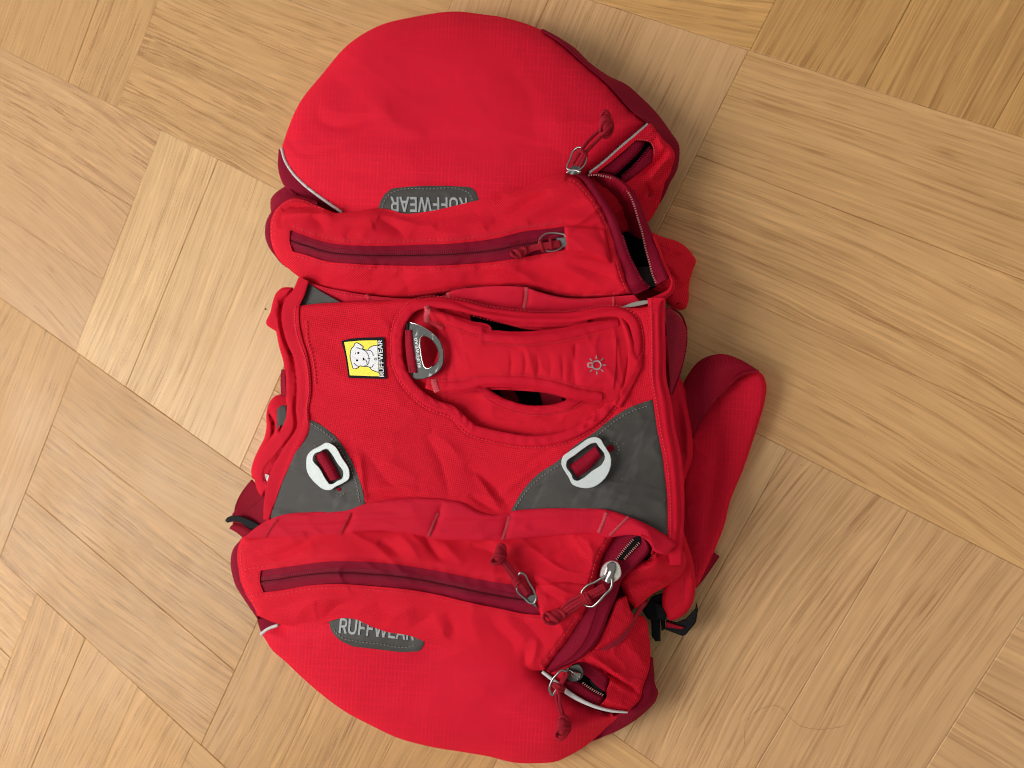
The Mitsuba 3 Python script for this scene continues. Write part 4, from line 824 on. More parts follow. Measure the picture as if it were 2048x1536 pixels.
# folded cloth to the right of the curved zip
cor = Sheet(outline(vH((1085, 95), (1150, 90), (1240, 108), (1322, 172), (1358, 238), (1345, 322), (1262, 402), (1150, 470), (1050, 560)), vH((1050, 560), (985, 480), (955, 372), (1075, 268), (1128, 255), (1150, 190), (1085, 95))), [(1290, 1075, .074), (1340, 1085, .066), (1368, 1120, .058), (1335, 1165, .056), (1275, 1215, .058), (1250, 1160, .068), (1310, 1125, .076)],
            drop=.008, rim=18, wr=(.0012, 45, -.4), step=3, creases=[(vH((1130, 270), (1200, 220), (1240, 130)), 5, -.004), (vH((1010, 400), (1150, 370), (1330, 330)), 8, -.0055), (vH((980, 320), (1150, 300), (1330, 240)), 12, .003), (vH((1000, 440), (1140, 430), (1250, 390)), 7, .003), (vH((1040, 500), (1010, 430), (970, 380)), 6, .002)], puckers=[(vH((1128, 255), (1180, 215), (1240, 120)), 10, .0008, 18)])
sheet(PK1 + '__corner', cor, 'red_cordura', skirt=.02, inset=4, rot=.4)
stitches(PK1 + '__corner__stitching', [vH((1120, 262), (1180, 205), (1225, 130))], cor.z, 'thread_pale', dash=4, gap=2)
loft(PK1 + '__corner__edge_fold', [[(x, y, z) for (x, y), z in zip(vF((1080, 985), (1125, 1010), (1148, 1060), (1140, 1100)), [.084, .083, .080, .078])], [(x, y, z) for (x, y), z in zip(vF((1095, 985), (1140, 1005), (1162, 1060), (1150, 1105)), [.083, .082, .079, .077])], [(x, y, z) for (x, y), z in zip(vF((1110, 985), (1160, 1020), (1178, 1070), (1160, 1110)), [.074, .072, .070, .070])]], 'red_binding', n=24, m=8)
flap = Sheet(outline(vM((610, 655), (690, 560), (760, 400), (830, 250), (905, 90), (985, 60)), vM((985, 60), (1020, 180), (1058, 290), (1000, 385), (900, 500), (760, 590), (610, 655))), [(1180, 1308, .066), (1240, 1200, .072), (1266, 1237, .062), (1225, 1290, .060), (1215, 1255, .069)], drop=.003, rim=7, wr=(.0006, 40, .6), step=3, creases=[(vM((990, 90), (990, 200), (1040, 290)), 5, -.002), (vM((830, 300), (800, 430), (700, 590)), 7, -.0015)])
sheet(PK1 + '__flap', flap, 'red_cordura', skirt=.010, inset=3, rot=.5)
fz = lambda P: flap.base(P / 500) - .006
strip_loft(PK1 + '__flap__webbing', vM((612, 658), (760, 590), (900, 500), (1000, 388), (1060, 290), (1150, 130)), vM((665, 682), (800, 650), (930, 540), (1020, 430), (1085, 310), (1215, 110)), [.060, .060, .059, .058, .056, .05], [.055, .054, .053, .052, .050, .046], 'pink_webbing', n=40)
# ------------------------------------------------------------------ daisy-chain webbing beside the upper pocket, saddle panel, handle
SD = D + '__saddle_panel'
dch = Sheet(outline([(600, 556), (640, 572), (690, 583), (725, 589), (812, 597), (855, 596), (885, 591), (905, 581), (925, 577), (950, 575), (1000, 572), (1051, 574)], [(1051, 574), (1053, 575)], [(1051, 574), (1075, 583), (1100, 590), (1145, 597), (1180, 597), (1227, 593), (1268, 590)], [(1268, 590), (1300, 626), (1200, 626), (1050, 630), (920, 620), (800, 618), (600, 640), (600, 556)]),
            [(640, 580, .061), (812, 600, .066), (940, 580, .071), (1051, 580, .072), (1145, 600, .068), (1260, 595, .071), (1000, 640, .058), (700, 620, .058), (1200, 630, .060)], drop=.001, rim=5, wr=(.0008, 60, .1),
            creases=[([(1054, 570), (1053, 600), (1048, 618)], 6, -.004), ([(896, 580), (893, 610)], 6, -.004), ([(960, 580), (1000, 600), (1030, 620)], 16, .002)])
sheet(D + '__daisy_chain', dch, 'red_webbing', skirt=.004, rot=.03)
put(D + '__daisy_chain__bartack', bartack([[(1053, 575), (1052, 597), (1048, 616)]], dch.z, width=6, off=.0004), 'thread_pale')
put(D + '__daisy_chain__bartack', bartack([[(1227, 594), (1228, 611)]], dch.z, width=5, off=.0002), 'thread_red')
put(D + '__daisy_chain__bartack', bartack([vC((715, 735), (730, 758))], dch.z, width=6, off=.0004), 'thread_red')
put(D + '__daisy_chain__bartack', bartack([vC((1215, 725), (1218, 750))], dch.z, width=6, off=.0004), 'thread_pale')
stitches(D + '__daisy_chain__stitching', [[(640, 578), (690, 588), (812, 601)], [(1090, 592), (1145, 600), (1260, 595)]], dch.z, 'thread_red', dash=4)
gp0 = Sheet(outline(vO((500, 980), (600, 1050), (830, 1180)), vO((830, 1180), (620, 1200), (430, 1210)), vO((430, 1210), (480, 1100), (500, 980)), step=3), [(616, 566, .0625), (676, 606, .064), (604, 612, .060)], step=4, wr=(.0004, 40, 0))
sheet(SD + '__corner_patch', gp0, 'grey_rubber', skirt=.004)
reft = Sheet(outline(vK((760, 1385), (840, 1350), (970, 1305), (1120, 1282)), vK((1120, 1282), (1122, 1325)), vK((1122, 1325), (950, 1362), (760, 1385)), step=3), [(1230, 612, .0735), (1295, 603, .076), (1260, 618, .0735)], step=3, wr=(0.0005, 20, 0))
sheet(D + '__reflective_trim', reft, 'thread_grey', skirt=.002)

ovO = vC((1000, 812), (965, 850), (925, 905), (905, 1000), (905, 1080), (920, 1180), (965, 1265), (1040, 1350), (1130, 1410), (1260, 1460)) + vF((20, 318), (200, 375), (330, 400), (450, 405), (560, 392), (690, 345), (800, 280)) + vD((870, 1350), (930, 1250), (975, 1150), (995, 1060), (990, 970), (960, 890), (900, 850), (780, 842), (650, 868), (420, 880), (200, 862), (60, 842)) + vC((1340, 815), (1200, 790), (1090, 785))
ovO = [(x, y) for x, y in ovO]
ovP = tidy(curve(ovO, 4.0, closed=True))
hole = np.array(shapely.Polygon(ovP).buffer(-4).exterior.coords)[:-1]
spTop = vC((310, 802), (420, 790), (540, 784), (700, 778), (850, 774), (960, 764)) + vC((1080, 764), (1250, 780)) + vD((0, 828), (120, 846), (220, 862), (430, 870), (620, 868), (760, 832), (860, 818), (1060, 808), (1150, 770))
spR = [(1324, 600), (1322, 650), (1324, 700), (1324, 757), (1335, 806), (1340, 850), (1352, 913), (1358, 978), (1360, 1040), (1354, 1090)]
spB = [(1354, 1090), (1290, 1075), (1213, 1040), (1100, 1040), (930, 1040), (750, 1040), (640, 1050), (540, 1050)]
spL = [(540, 1050), (548, 1010), (565, 950), (588, 890), (606, 845), (612, 806), (612, 757), (605, 708), (594, 675), (590, 643), (595, 612), (601, 610.5)]
spGr = [tuple(p) for p in tidy(np.array(shapely.Polygon(ovP).buffer(13).exterior.coords)[:-1])[::4]]
spGr2 = [(1309, 630), (1310, 700), (1311, 757), (1319, 820), (1330, 890), (1342, 960), (1346, 1060)]
sp = Sheet(outline(spTop, spR, spB, spL), [(601, 611, .067), (676, 606, .070), (777, 602, .073), (858, 599, .0760), (950, 618, .076), (1050, 634, .0755), (1161, 632, .076), (1230, 616, .078), (1320, 600, .080), (600, 700, .066), (615, 800, .065), (560, 960, .063), (545, 1040, .066),
                                           (760, 720, .073), (700, 900, .069), (850, 900, .071), (800, 1000, .0745), (1000, 960, .071), (1060, 900, .073), (1250, 880, .073), (1335, 800, .072), (1350, 1000, .068), (1300, 700, .076), (1180, 1010, .076), (950, 1010, .0755), (640, 1000, .069), (1300, 1050, .073)],
           drop=.003, rim=9, wr=(.0007, 120, .3), holes=[hole], step=3.2, grooves=[spGr, spGr2],
           creases=[(vE((880, 470), (900, 580), (910, 690), (930, 780)), 9, 0.0032), (vE((830, 400), (1000, 395), (1200, 370), (1330, 335)), 15, 0.0023), (vE((880, 430), (960, 520), (1060, 650), (1200, 740)), 14, -0.0021), (vE((940, 700), (1080, 690), (1250, 700)), 9, 0.0023), (vE((930, 745), (1100, 740), (1300, 755)), 8, -0.0027), (vE((1290, 360), (1360, 480), (1420, 640), (1440, 760)), 12, -0.0023), (vE((1330, 350), (1430, 420), (1536, 560)), 14, 0.0019),
                    (vE((1020, 520), (1130, 570), (1250, 640)), 12, 0.0015), (vF((0, 560), (120, 640), (230, 760), (290, 840)), 14, -0.0027), (vF((60, 600), (170, 760), (220, 850)), 9, 0.0021), (vF((180, 780), (330, 640), (460, 540)), 10, 0.0019), (vF((340, 600), (420, 520), (560, 450)), 8, -0.0016), (vF((20, 730), (130, 800), (230, 850)), 8, -0.0023),
                    (vC((330, 860), (480, 880), (640, 850), (800, 840)), 18, -0.0019), (vC((340, 1000), (520, 950), (720, 960), (860, 900)), 22, 0.0019), (vC((500, 980), (560, 920), (620, 840)), 14, -0.0012), (vC((360, 1130), (430, 1060), (550, 1040)), 14, -0.0015), (vC((560, 1290), (800, 1300), (960, 1400)), 26, 0.0018), (vC((420, 1330), (640, 1380), (900, 1400)), 24, -0.0014),
                    (vC((700, 800), (820, 900), (880, 1000)), 24, 0.0014), (vD((1010, 900), (1040, 1100), (1030, 1300)), 8, -0.0011)],
           puckers=[(ovO[:18], 12, .0006, 26)])
sheet(SD, sp, 'red_cordura', skirt=.004, inset=2, rot=.62)
# sunken mesh panel inside the ring, with the two finger slots left open
slotU = tidy(np.array(outline(vD((-25, 842), (40, 866), (110, 892), (220, 926), (330, 950), (430, 956), (560, 952), (665, 945)), vD((665, 945), (560, 962), (400, 975), (200, 968), (60, 940), (-20, 900), (-30, 865), (-25, 842)), step=3)))
slotL = tidy(np.array(outline(vD((70, 1318), (160, 1320), (250, 1324), (350, 1330), (450, 1342), (520, 1360), (565, 1376)), vD((565, 1376), (530, 1400), (430, 1415), (340, 1416), (230, 1396), (140, 1362), (70, 1318)), step=3)))
bedz = lambda P: sp.z(P) - .0060
bed = Sheet(shapely.Polygon(ovP).buffer(3).exterior.coords[:-1], bedz, wr=(.0012, 50, .2), holes=[slotU, slotL], step=3.6)
sheet(SD + '__grip_base', bed, 'red_cordura', skirt=.003, rot=.3)
und = Sheet(outline(vC((1050, 780), (1250, 780)), vD((0, 800), (760, 820), (940, 1000), (700, 1440), (60, 1450)), vC((1100, 1400), (1050, 780)), step=5), lambda P: np.full(len(P), .038), step=8)
sheet(SD + '__underlining', und, 'dark_cloth', skirt=0)
sheet(SD + '__slot_lining', Sheet(outline(vD((150, 1320), (230, 1322), (270, 1420), (190, 1410), (150, 1320)), step=3), lambda P: np.full(len(P), .050), step=4), 'crimson_lining', skirt=.002)
sheet(SD + '__slot_lining', Sheet(outline(vD((400, 1335), (520, 1350), (540, 1420), (430, 1430), (400, 1335)), step=3), lambda P: np.full(len(P), .048), step=4), 'crimson_lining', skirt=.002)
ribbon(SD + '__slot_binding', vD((30, 1290), (60, 1330), (140, 1385), (240, 1425), (350, 1446), (460, 1442), (560, 1415), (650, 1360), (740, 1320)), 19, bed.z, 'red_binding', off=.0010, prof=lambda s: .0014 * (1 - s ** 4), across=11)
ribbon(SD + '__slot_binding', vD((-60, 830), (40, 845), (150, 880), (280, 905), (420, 915), (560, 905), (690, 890)), 17, bed.z, 'red_binding', off=.0020, prof=lambda s: .0016 * (1 - s ** 4), across=11)
stitches(SD + '__slot_stitching', [vD((40, 1355), (130, 1415), (240, 1456), (350, 1474), (470, 1470), (580, 1440), (680, 1385)), vD((-20, 865), (120, 900), (280, 930), (420, 938), (600, 920))], lambda P: bed.z(P) + .0012, 'thread_red', dash=5, gap=2)
# the handle
hT = vC((1075, 800), (1110, 822), (1210, 852), (1350, 905), (1450, 945)) + vD((60, 952), (150, 968), (280, 974), (400, 968), (520, 955), (640, 930), (760, 905), (880, 885), (935, 890))
hB = vD((960, 1060), (935, 1200), (890, 1400)) + vD((890, 1400), (780, 1395), (650, 1376), (560, 1350), (470, 1325), (360, 1306), (220, 1296), (90, 1296), (0, 1310)) + vC((1400, 1310), (1300, 1328), (1215, 1332), (1130, 1328), (1075, 1310))
hL = vC((1075, 1310), (1105, 1200), (1150, 1100), (1160, 1000), (1120, 900), (1075, 800))
hl = Sheet(outline(hT, hB[:3], hB[3:], hL), [(855, 620, .0800), (858, 778, .0790), (890, 700, .0795), (930, 645, .0815), (940, 780, .0805), (940, 712, .0845), (1030, 664, .0830), (1060, 772, .0825), (1050, 720, .0885), (1140, 658, .0820), (1150, 800, .0815), (1150, 725, .0860), (1245, 640, .0790), (1235, 800, .0780), (1240, 720, .0800)],
           drop=.0024, rim=7, wr=(.0007, 50, 1.3), step=2.8, grooves=[[(x, y + 22) for x, y in hT[1:-2]], [(x, y - 22) for x, y in hB[4:-1]], vD((618, 1050), (612, 1160), (616, 1284))],
           creases=[(vD((215, 1070), (225, 1150), (215, 1240)), 4, -.0017), (vD((300, 1075), (310, 1150), (300, 1250)), 4, -.0017), (vD((380, 1080), (390, 1160), (380, 1250)), 4, -.0017), (vD((455, 1085), (465, 1160), (460, 1260)), 4, -.0017), (vD((530, 1085), (540, 1160), (540, 1270)), 4, -.0017), (vD((585, 1080), (595, 1180), (590, 1290)), 4, -.0012), (vC((1210, 850), (1220, 1050), (1215, 1330)), 5, -.0014), (vC((1120, 850), (1180, 900), (1200, 960)), 5, -.0016)])
HD = D + '__handle'
sheet(HD, hl, 'red_cordura', skirt=.004, inset=2, rot=1.55)
ribbon(HD + '__edge_binding', [(x, y + 8) for x, y in hT[2:-1]], [16, 22, 25, 24, 24, 24, 24, 24, 24, 20, 14], hl.z, 'red_binding', off=.0002, prof=lambda s: .0010 * (1 - s * s) ** .5, across=11)
ribbon(HD + '__edge_binding', [(x, y - 9) for x, y in hB[4:-2]], 23, hl.z, 'red_binding', off=.0002, prof=lambda s: .0010 * (1 - s * s) ** .5, across=11)
stitches(HD + '__stitching', [[(x, y + 23) for x, y in hT[1:-2]], [(x, y - 23) for x, y in hB[4:-1]]], lambda P: hl.z(P) + .0003, 'thread_red', dash=5, gap=2)
put(HD + '__bartack', bartack([vC((1085, 806), (1092, 830), (1085, 870), (1088, 905))], hl.z, width=11, off=.0004), 'thread_pale')
put(HD + '__bartack', bartack([vC((1128, 1255), (1135, 1290), (1150, 1330))], hl.z, width=11, off=.0004), 'thread_pale')
put(HD + '__bartack', bartack([vC((1110, 905), (1150, 925), (1185, 940))], hl.z, width=7, off=.0004), 'thread_red')
lpz = Sheet(outline(vD((618, 1050), (700, 1030), (868, 998)), vD((868, 998), (866, 1150), (850, 1316)), vD((850, 1316), (740, 1300), (616, 1284)), vD((616, 1284), (612, 1160), (618, 1050)), step=3), lambda P: hl.z(P) + .0008, step=4)
sheet(HD + '__light_loop', lpz, 'red_ripstop', skirt=.0009, rot=1.55)
# lamp symbol: ring, rays and a small square
lc = np.array(vD((747, 1168))[0])
sym = []
cz = lambda P: lpz.z(P) + .0003
def seg(a, b, w=2.6):
    a, b = np.asarray(a, float), np.asarray(b, float); n = np.array([-(b - a)[1], (b - a)[0]]); n = n / np.linalg.norm(n) * w / 2
    P = np.array([a + n, b + n, b - n, a - n]); V = np.vstack([at(P, cz(P)), at(P, cz(P) + .0002)])
    return trimesh.Trimesh(V, [(4, 5, 6), (4, 6, 7), (0, 1, 5), (0, 5, 4), (1, 2, 6), (1, 6, 5), (2, 3, 7), (2, 7, 6), (3, 0, 4), (3, 4, 7)], process=False)
th = np.linspace(0, 2 * math.pi, 25)
ringp = lc + 8.6 * np.stack([np.cos(th), np.sin(th)], 1)
sym += [seg(a, b) for a, b in zip(ringp[:-1], ringp[1:])]
for k in range(8):
    a = k * math.pi / 4 - .02
    if k == 4: continue
    d = np.array([math.cos(a), math.sin(a)]); sym.append(seg(lc + d * 12.5, lc + d * 19, 2.2))
sq = vD((722, 1154), (694, 1156), (696, 1180), (724, 1181))
sym += [seg(a, b, 2.2) for a, b in zip(sq[:-1], sq[1:])]
put(HD + '__lamp_symbol', cat(sym), 'grey_print', False)
ribbon(SD + '__ring_binding', [tuple(p) for p in curve(ovO, 30, closed=True)], 21, sp.z, 'red_binding', off=.0010, prof=lambda s: .0014 * (1 - s ** 4), across=11, closed=True, th=.004)
flapo = Sheet(outline(vD((870, 845), (925, 905), (962, 1000), (985, 1090), (1000, 1125)), vD((1000, 1125), (1022, 1090), (1028, 1150), (985, 1260), (930, 1370)), vD((930, 1370), (880, 1430), (850, 1410), (915, 1260), (935, 1090), (915, 960), (870, 845)), step=3), lambda P: sp.z(P) + .0036, drop=.0016, rim=6, step=3, wr=(.0005, 40, 0))
sheet(SD + '__ring_overlap', flapo, 'red_cordura', skirt=.003, rot=.3)
outer_st = tidy(np.array(shapely.Polygon(ovP).buffer(13).exterior.coords)[:-1])
st_pts = [tuple(p) for p in outer_st[::4]]
stitches(SD + '__stitching', [st_pts, [(1309, 630), (1310, 700), (1311, 757), (1319, 820), (1330, 890), (1342, 960), (1346, 1060)], [(612, 640), (615, 680), (626, 720), (631, 770)]], lambda P: sp.z(P) + .0006, 'thread_red', dash=5.5, gap=2.2)
# edge bindings of the saddle
rb = [(1313, 596), (1314, 650), (1315, 700), (1316, 757), (1325, 806), (1333, 860), (1344, 913), (1351, 978), (1352, 1040), (1350, 1090), (1352, 1130)]
ribbon(SD + '__edge_binding', rb, [36, 33, 33, 34, 36, 36, 37, 35, 33, 30, 26], sp.z, 'red_binding', off=.0010, prof=lambda s: .0011 * (1 - s ** 6) - .0005 * math.exp(-((s - .75) / .1) ** 2), across=13, th=.006)
stitches(SD + '__edge_stitching', [[(x - w * .33, y) for (x, y), w in zip(rb[:-1], [36, 33, 33, 34, 36, 36, 37, 35, 33, 30])]], lambda P: sp.z(P) + .0022, 'thread_red', dash=5, gap=2)
lbn = vC((330, 640), (300, 720), (255, 800), (250, 900), (275, 1020), (312, 1120), (332, 1230), (335, 1330), (322, 1440)) + vE((545, 310), (450, 480), (372, 640), (330, 800), (315, 890))
spz_l = lambda P: np.maximum(sp.z(P), .058)
ribbon(SD + '__edge_binding', lbn, [22, 25, 32, 33, 31, 27, 26, 26, 24, 24, 27, 29, 20, 12], spz_l, 'red_binding', off=.0014, prof=lambda s: .0010 * (1 - s ** 6), across=11, th=.008)
stitches(SD + '__edge_stitching', [[(x + 8, y) for x, y in lbn[2:10]]], lambda P: spz_l(P) + .0028, 'thread_red', dash=4, gap=2)
# the second, lower edge of the saddle at the left
_ = 0
und2 = Sheet(outline(vO((365, 1030), (260, 1035), (200, 1090), (170, 1170), (150, 1260), (108, 1385), (180, 1440)), vC((160, 960), (180, 1060), (205, 1150), (215, 1260), (218, 1340), (222, 1420)) + vE((440, 170), (441, 225), (430, 280), (395, 340)) + vN((555, 470), (480, 575), (410, 660), (365, 740), (338, 830), (335, 930), (365, 1030), (400, 1085)), vN((400, 1085), (470, 1000), (600, 800), (800, 400), (800, 100)) + vO((420, 1500), (400, 1200), (365, 1030)), step=4),
              [(560, 575, .055), (540, 645, .050), (575, 690, .052), (575, 800, .053), (545, 870, .050), (510, 935, .044), (522, 990, .044), (600, 620, .058), (610, 800, .058), (560, 950, .056)], drop=.004, rim=8, wr=(.0007, 50, 1.2), step=2.8,
              creases=[([(x - w / 2 - 2, y) for (x, y), w in zip(lbn[1:12], [25, 32, 33, 31, 27, 26, 26, 24, 24, 27, 29])], 4.5, -.0045, 'v'), (vO((300, 1100), (250, 1180), (240, 1330)), 7, -.003), (vC((240, 1000), (262, 1200), (265, 1400)), 7, -.0025), (vN((560, 700), (490, 780), (430, 860), (440, 1000)), 6, -.004)])
sheet(SD + '__lower_edge', und2, 'red_binding', skirt=.03, inset=5)
stitches(SD + '__lower_stitching', [vN((580, 660), (500, 770), (430, 850), (425, 950), (445, 1040))], lambda P: und2.z(P) + .0003, 'thread_red', dash=4, gap=2)
tab = Sheet(outline(vN((425, 890), (445, 890), (487, 950)), vN((487, 950), (480, 985), (440, 945), (425, 890)), step=2), lambda P: und2.z(P) + .002, step=2.5)
sheet(SD + '__reflective_tab', tab, 'piping', skirt=.001)
loft(D + '__side_webbing', [[(x, y, .046) for x, y in vN((566, -5), (560, 60), (560, 150), (566, 230))], [(x, y, .050) for x, y in vN((600, -5), (600, 60), (605, 150), (615, 230))]], 'crimson_webbing', n=20, m=5)
# inner back panel under the saddle
inn = Sheet(outline([(600, 580), (1320, 590), (1335, 800), (1320, 1080), (1262, 1225), (1150, 1330)], [(1150, 1330), (1000, 1200), (560, 1200), (500, 1120), (520, 1000), (600, 800), (600, 580)], step=8), lambda P: np.full(len(P), .027), step=12, wr=(.002, 80, 0))
sheet(D + '__inner_panel', inn, 'crimson_lining', skirt=.004)
# grey reinforced corners with the buckles
PT = SD + '__buckle_patch'
pl = Sheet(outline(vE((578, 272), (490, 430), (430, 560), (378, 725), (328, 885)), vE((328, 885), (420, 880), (600, 865), (820, 855), (925, 800)), vE((925, 800), (898, 680), (858, 570), (800, 460), (722, 360), (652, 308), (578, 272)), step=4), lambda P: sp.z(P) + .0010, drop=.0006, rim=3, step=4)
sheet(PT, pl, 'grey_rubber', skirt=.0012)
stitches(PT + '__stitching', [vE((585, 295), (650, 335), (712, 385), (780, 475), (838, 580), (875, 690), (890, 790)), vE((600, 438), (620, 432), (640, 440)), vE((740, 730), (765, 742), (790, 735), (800, 705))], pl.z, 'thread_grey', dash=4.6, gap=2.6, off=.0003)
pr = Sheet(outline(vF((1150, 150), (1180, 300), (1212, 500), (1236, 700), (1246, 1010)), vF((1246, 1010), (1120, 940), (1000, 890), (870, 850), (700, 840), (450, 840), (275, 850)), vF((275, 850), (320, 765), (370, 690), (450, 608), (560, 535), (680, 430), (800, 348), (900, 268), (1000, 205), (1150, 150)), step=4), lambda P: sp.z(P) + .0010, drop=.0006, rim=3, step=4)
PT1 = SD + '__buckle_patch_001'
sheet(PT, pr, 'grey_rubber', skirt=.0012)
stitches(PT1 + '__stitching', [vF((300, 835), (340, 770), (390, 700), (470, 625), (575, 555), (700, 450), (815, 370), (910, 292), (1010, 230), (1140, 185)), vF((880, 405), (920, 410), (948, 445), (940, 480), (925, 500))], pr.z, 'thread_grey', dash=4.6, gap=2.6, off=.0003)
BU = D + '__strap_buckle'
def buckle(key, outer_pts, hole_pts, zf, web_a, web_b, slot, off=.0035):
    outer_c = tidy(curve(outer_pts, 2.0, closed=True)); hole_c = tidy(curve(hole_pts, 2.0, closed=True))
    k = put(key, plate(outer_c, zf, off, .0030, holes=[hole_c], bevel=1.1), 'pale_metal', 40)
    mid = [((a + c) / 2, (b + d) / 2) for (a, b), (c, d) in zip(web_a, web_b)]
    cz_ = float(zf(np.array([mid[len(mid) // 2]]))[0])
    zz = [cz_ + .0015, cz_ + .0042, cz_ + .0058, cz_ + .0062, cz_ + .0058, cz_ + .0042, cz_ + .0015]
    rails = []
    for s in np.linspace(0, 1, 7):
        rails.append([(a + (c - a) * s, b + (d - b) * s, zz[int(round(s * 6))]) for (a, b), (c, d) in zip(web_a, web_b)])
    loft(k + '__webbing', rails, 'crimson_webbing', n=24, m=16, t=.0008)
    return k
oL = vE((690, 414), (730, 432), (782, 510), (826, 588), (822, 640), (790, 664), (738, 690), (715, 706), (680, 707), (620, 668), (566, 592), (560, 540), (566, 498), (592, 464), (640, 438))
hL_ = vE((612, 488), (650, 470), (672, 458), (690, 456), (706, 472), (750, 540), (788, 602), (780, 636), (752, 650), (722, 668), (704, 668), (690, 652), (645, 575), (602, 515))
buckle(BU, oL, hL_, pl.z, vE((612, 498), (655, 575), (700, 655)), vE((678, 462), (725, 540), (772, 632)), None)
oR = vF((592, 545), (602, 500), (640, 470), (700, 430), (762, 388), (800, 380), (832, 392), (852, 425), (875, 460), (892, 490), (896, 560), (875, 615), (845, 652), (785, 690), (740, 696), (700, 690), (660, 672), (635, 625), (612, 590))
hR_ = vF((624, 560), (626, 535), (680, 490), (740, 445), (785, 420), (806, 418), (822, 440), (856, 485), (860, 505), (848, 538), (780, 590), (720, 636), (690, 648), (668, 640), (655, 610))
buckle(BU, oR, hR_, pr.z, vF((640, 555), (720, 500), (800, 435)), vF((690, 630), (760, 580), (838, 500)), None)
put(D + '__eyelet', plate(outline(vE((745, 690), (775, 700), (772, 712), (750, 708), (745, 690)), step=1.5), pl.z, .0002, .0006, bevel=.5), 'crimson_lining', False)
put(D + '__eyelet', plate(outline(vF((868, 445), (900, 430), (915, 445), (912, 462), (880, 470), (868, 445)), step=1.5), pr.z, .0002, .0006, bevel=.5), 'crimson_lining', False)

# lower daisy-chain band along the pocket
lwT = vE((318, 893), (420, 858), (600, 842), (820, 830), (922, 792), (1050, 770), (1200, 759), (1400, 768), (1536, 795)) + vF((80, 840), (200, 862), (290, 836), (450, 822), (700, 820), (870, 828), (1000, 868), (1120, 918), (1242, 990))
lwB = vF((1300, 1040), (1240, 1100), (1165, 1085), (1130, 1030), (1080, 992), (1000, 983), (880, 996), (800, 976), (650, 980), (500, 990), (230, 1015), (0, 1016)) + vE((1400, 1012), (1200, 976), (1000, 956), (770, 976), (550, 990), (300, 1000), (170, 1008))
lw = Sheet(outline(lwT, [(1334, 1072), (1353, 1088)], lwB, [lwB[-1], vE((240, 945))[0], lwT[0]]), lambda P: np.maximum(np.maximum(lwbase(P / 500), sp.z(P) + .0030), np.where(P[:, 0] < 1255, lp.z(P) + .0016, 0)), drop=.0014, rim=5, wr=(.0009, 70, .1), step=3.4,
           creases=[(vE((845, 840), (830, 900), (775, 980)), 7, -.0030), (vE((1400, 780), (1375, 860), (1320, 1000)), 8, -.0036), (vF((285, 840), (265, 900), (235, 1012)), 7, -.0030), (vE((600, 862), (800, 860), (1000, 835), (1200, 852)), 6, -.0016), (vF((420, 900), (600, 880), (780, 890)), 14, .0012), (vF((1000, 900), (1120, 960), (1180, 1040)), 9, .0015)])
lwbase = rbf([(533, 1041, .066), (625, 1024, .0715), (729, 1008, .0735), (821, 997, .0775), (930, 1009, .0785), (1024, 1022, .077), (1158, 1017, .0795), (1255, 1033, .079), (1334, 1072, .076), (490, 1078, .062), (609, 1072, .070), (755, 1060, .072), (886, 1079, .073), (1005, 1080, .073), (1190, 1067, .078), (1290, 1080, .083), (1330, 1105, .078)])
LW = D + '__daisy_chain_001'
sheet(D + '__daisy_chain', lw, 'red_webbing', skirt=.005, inset=1, rot=-.03)
put(LW + '__bartack', bartack([vE((378, 892), (345, 940), (308, 1000))], lw.z, width=4, off=.0003, r=.6), 'thread_red')
put(LW + '__bartack', bartack([vE((832, 850), (805, 905), (772, 978))], lw.z, width=5, off=.0003, r=.7), 'thread_red')
put(LW + '__bartack', bartack([vE((1372, 850), (1345, 910), (1312, 992))], lw.z, width=5, off=.0002, r=.7), 'thread_pale')
put(LW + '__bartack', bartack([vF((272, 872), (255, 935), (232, 1010))], lw.z, width=5, off=.0002, r=.7), 'thread_pale')
put(LW + '__bartack', bartack([vF((868, 848), (850, 900), (822, 968))], lw.z, width=6, off=.0002, r=.7), 'thread_pale')
put(LW + '__bartack', bartack([vF((1002, 872), (950, 925), (890, 985))], lw.z, width=5, off=.0002, r=.7), 'thread_pale')
# ------------------------------------------------------------------ badge, leash ring, zip pulls
BP = D + '__brand_patch'
corners = np.array(vI((108, 440), (835, 378), (872, 1092), (226, 1072)))
def patch_map(u, v):                            # u to the right, v down, each 0..1 across the patch
    u, v = np.asarray(u, float)[..., None], np.asarray(v, float)[..., None]
    return (corners[0] * (1 - u) * (1 - v) + corners[1] * u * (1 - v) + corners[2] * u * v + corners[3] * (1 - u) * v)
pcurve = [patch_map(0, 0), patch_map(1, 0), patch_map(1, 1), patch_map(0, 1)]
_pc = np.array(pcurve); _pk = np.linalg.lstsq(np.column_stack([_pc, np.ones(4)]), sp.z(_pc), rcond=None)[0]
pz = lambda P: np.asarray(P, float) @ _pk[:2] + _pk[2] + .0016
pb = Sheet(outline(vI((108, 440), (300, 400), (560, 385), (835, 378)), vI((835, 378), (850, 700), (872, 1092)), vI((872, 1092), (560, 1085), (226, 1072)), vI((226, 1072), (180, 740), (108, 440)), step=2.5), pz, step=3, wr=(0, 1, 0))
sheet(BP, pb, 'print_black', skirt=.003)
def flat_print(key, polys, zf, off, bsdf, th=.00012):
    ms = []
    for p in polys:
        s_ = shapely.Polygon(p)
        if not s_.is_valid: s_ = s_.buffer(0)
        for g in getattr(s_, 'geoms', [s_]):
            m = trimesh.creation.extrude_polygon(g, 1.0, engine='earcut'); v = np.array(m.vertices)
            ms.append(trimesh.Trimesh(at(v[:, :2], zf(v[:, :2]) + off + v[:, 2] * th), m.faces[:, ::-1], process=False))
    return put(key, cat(ms), bsdf, False)
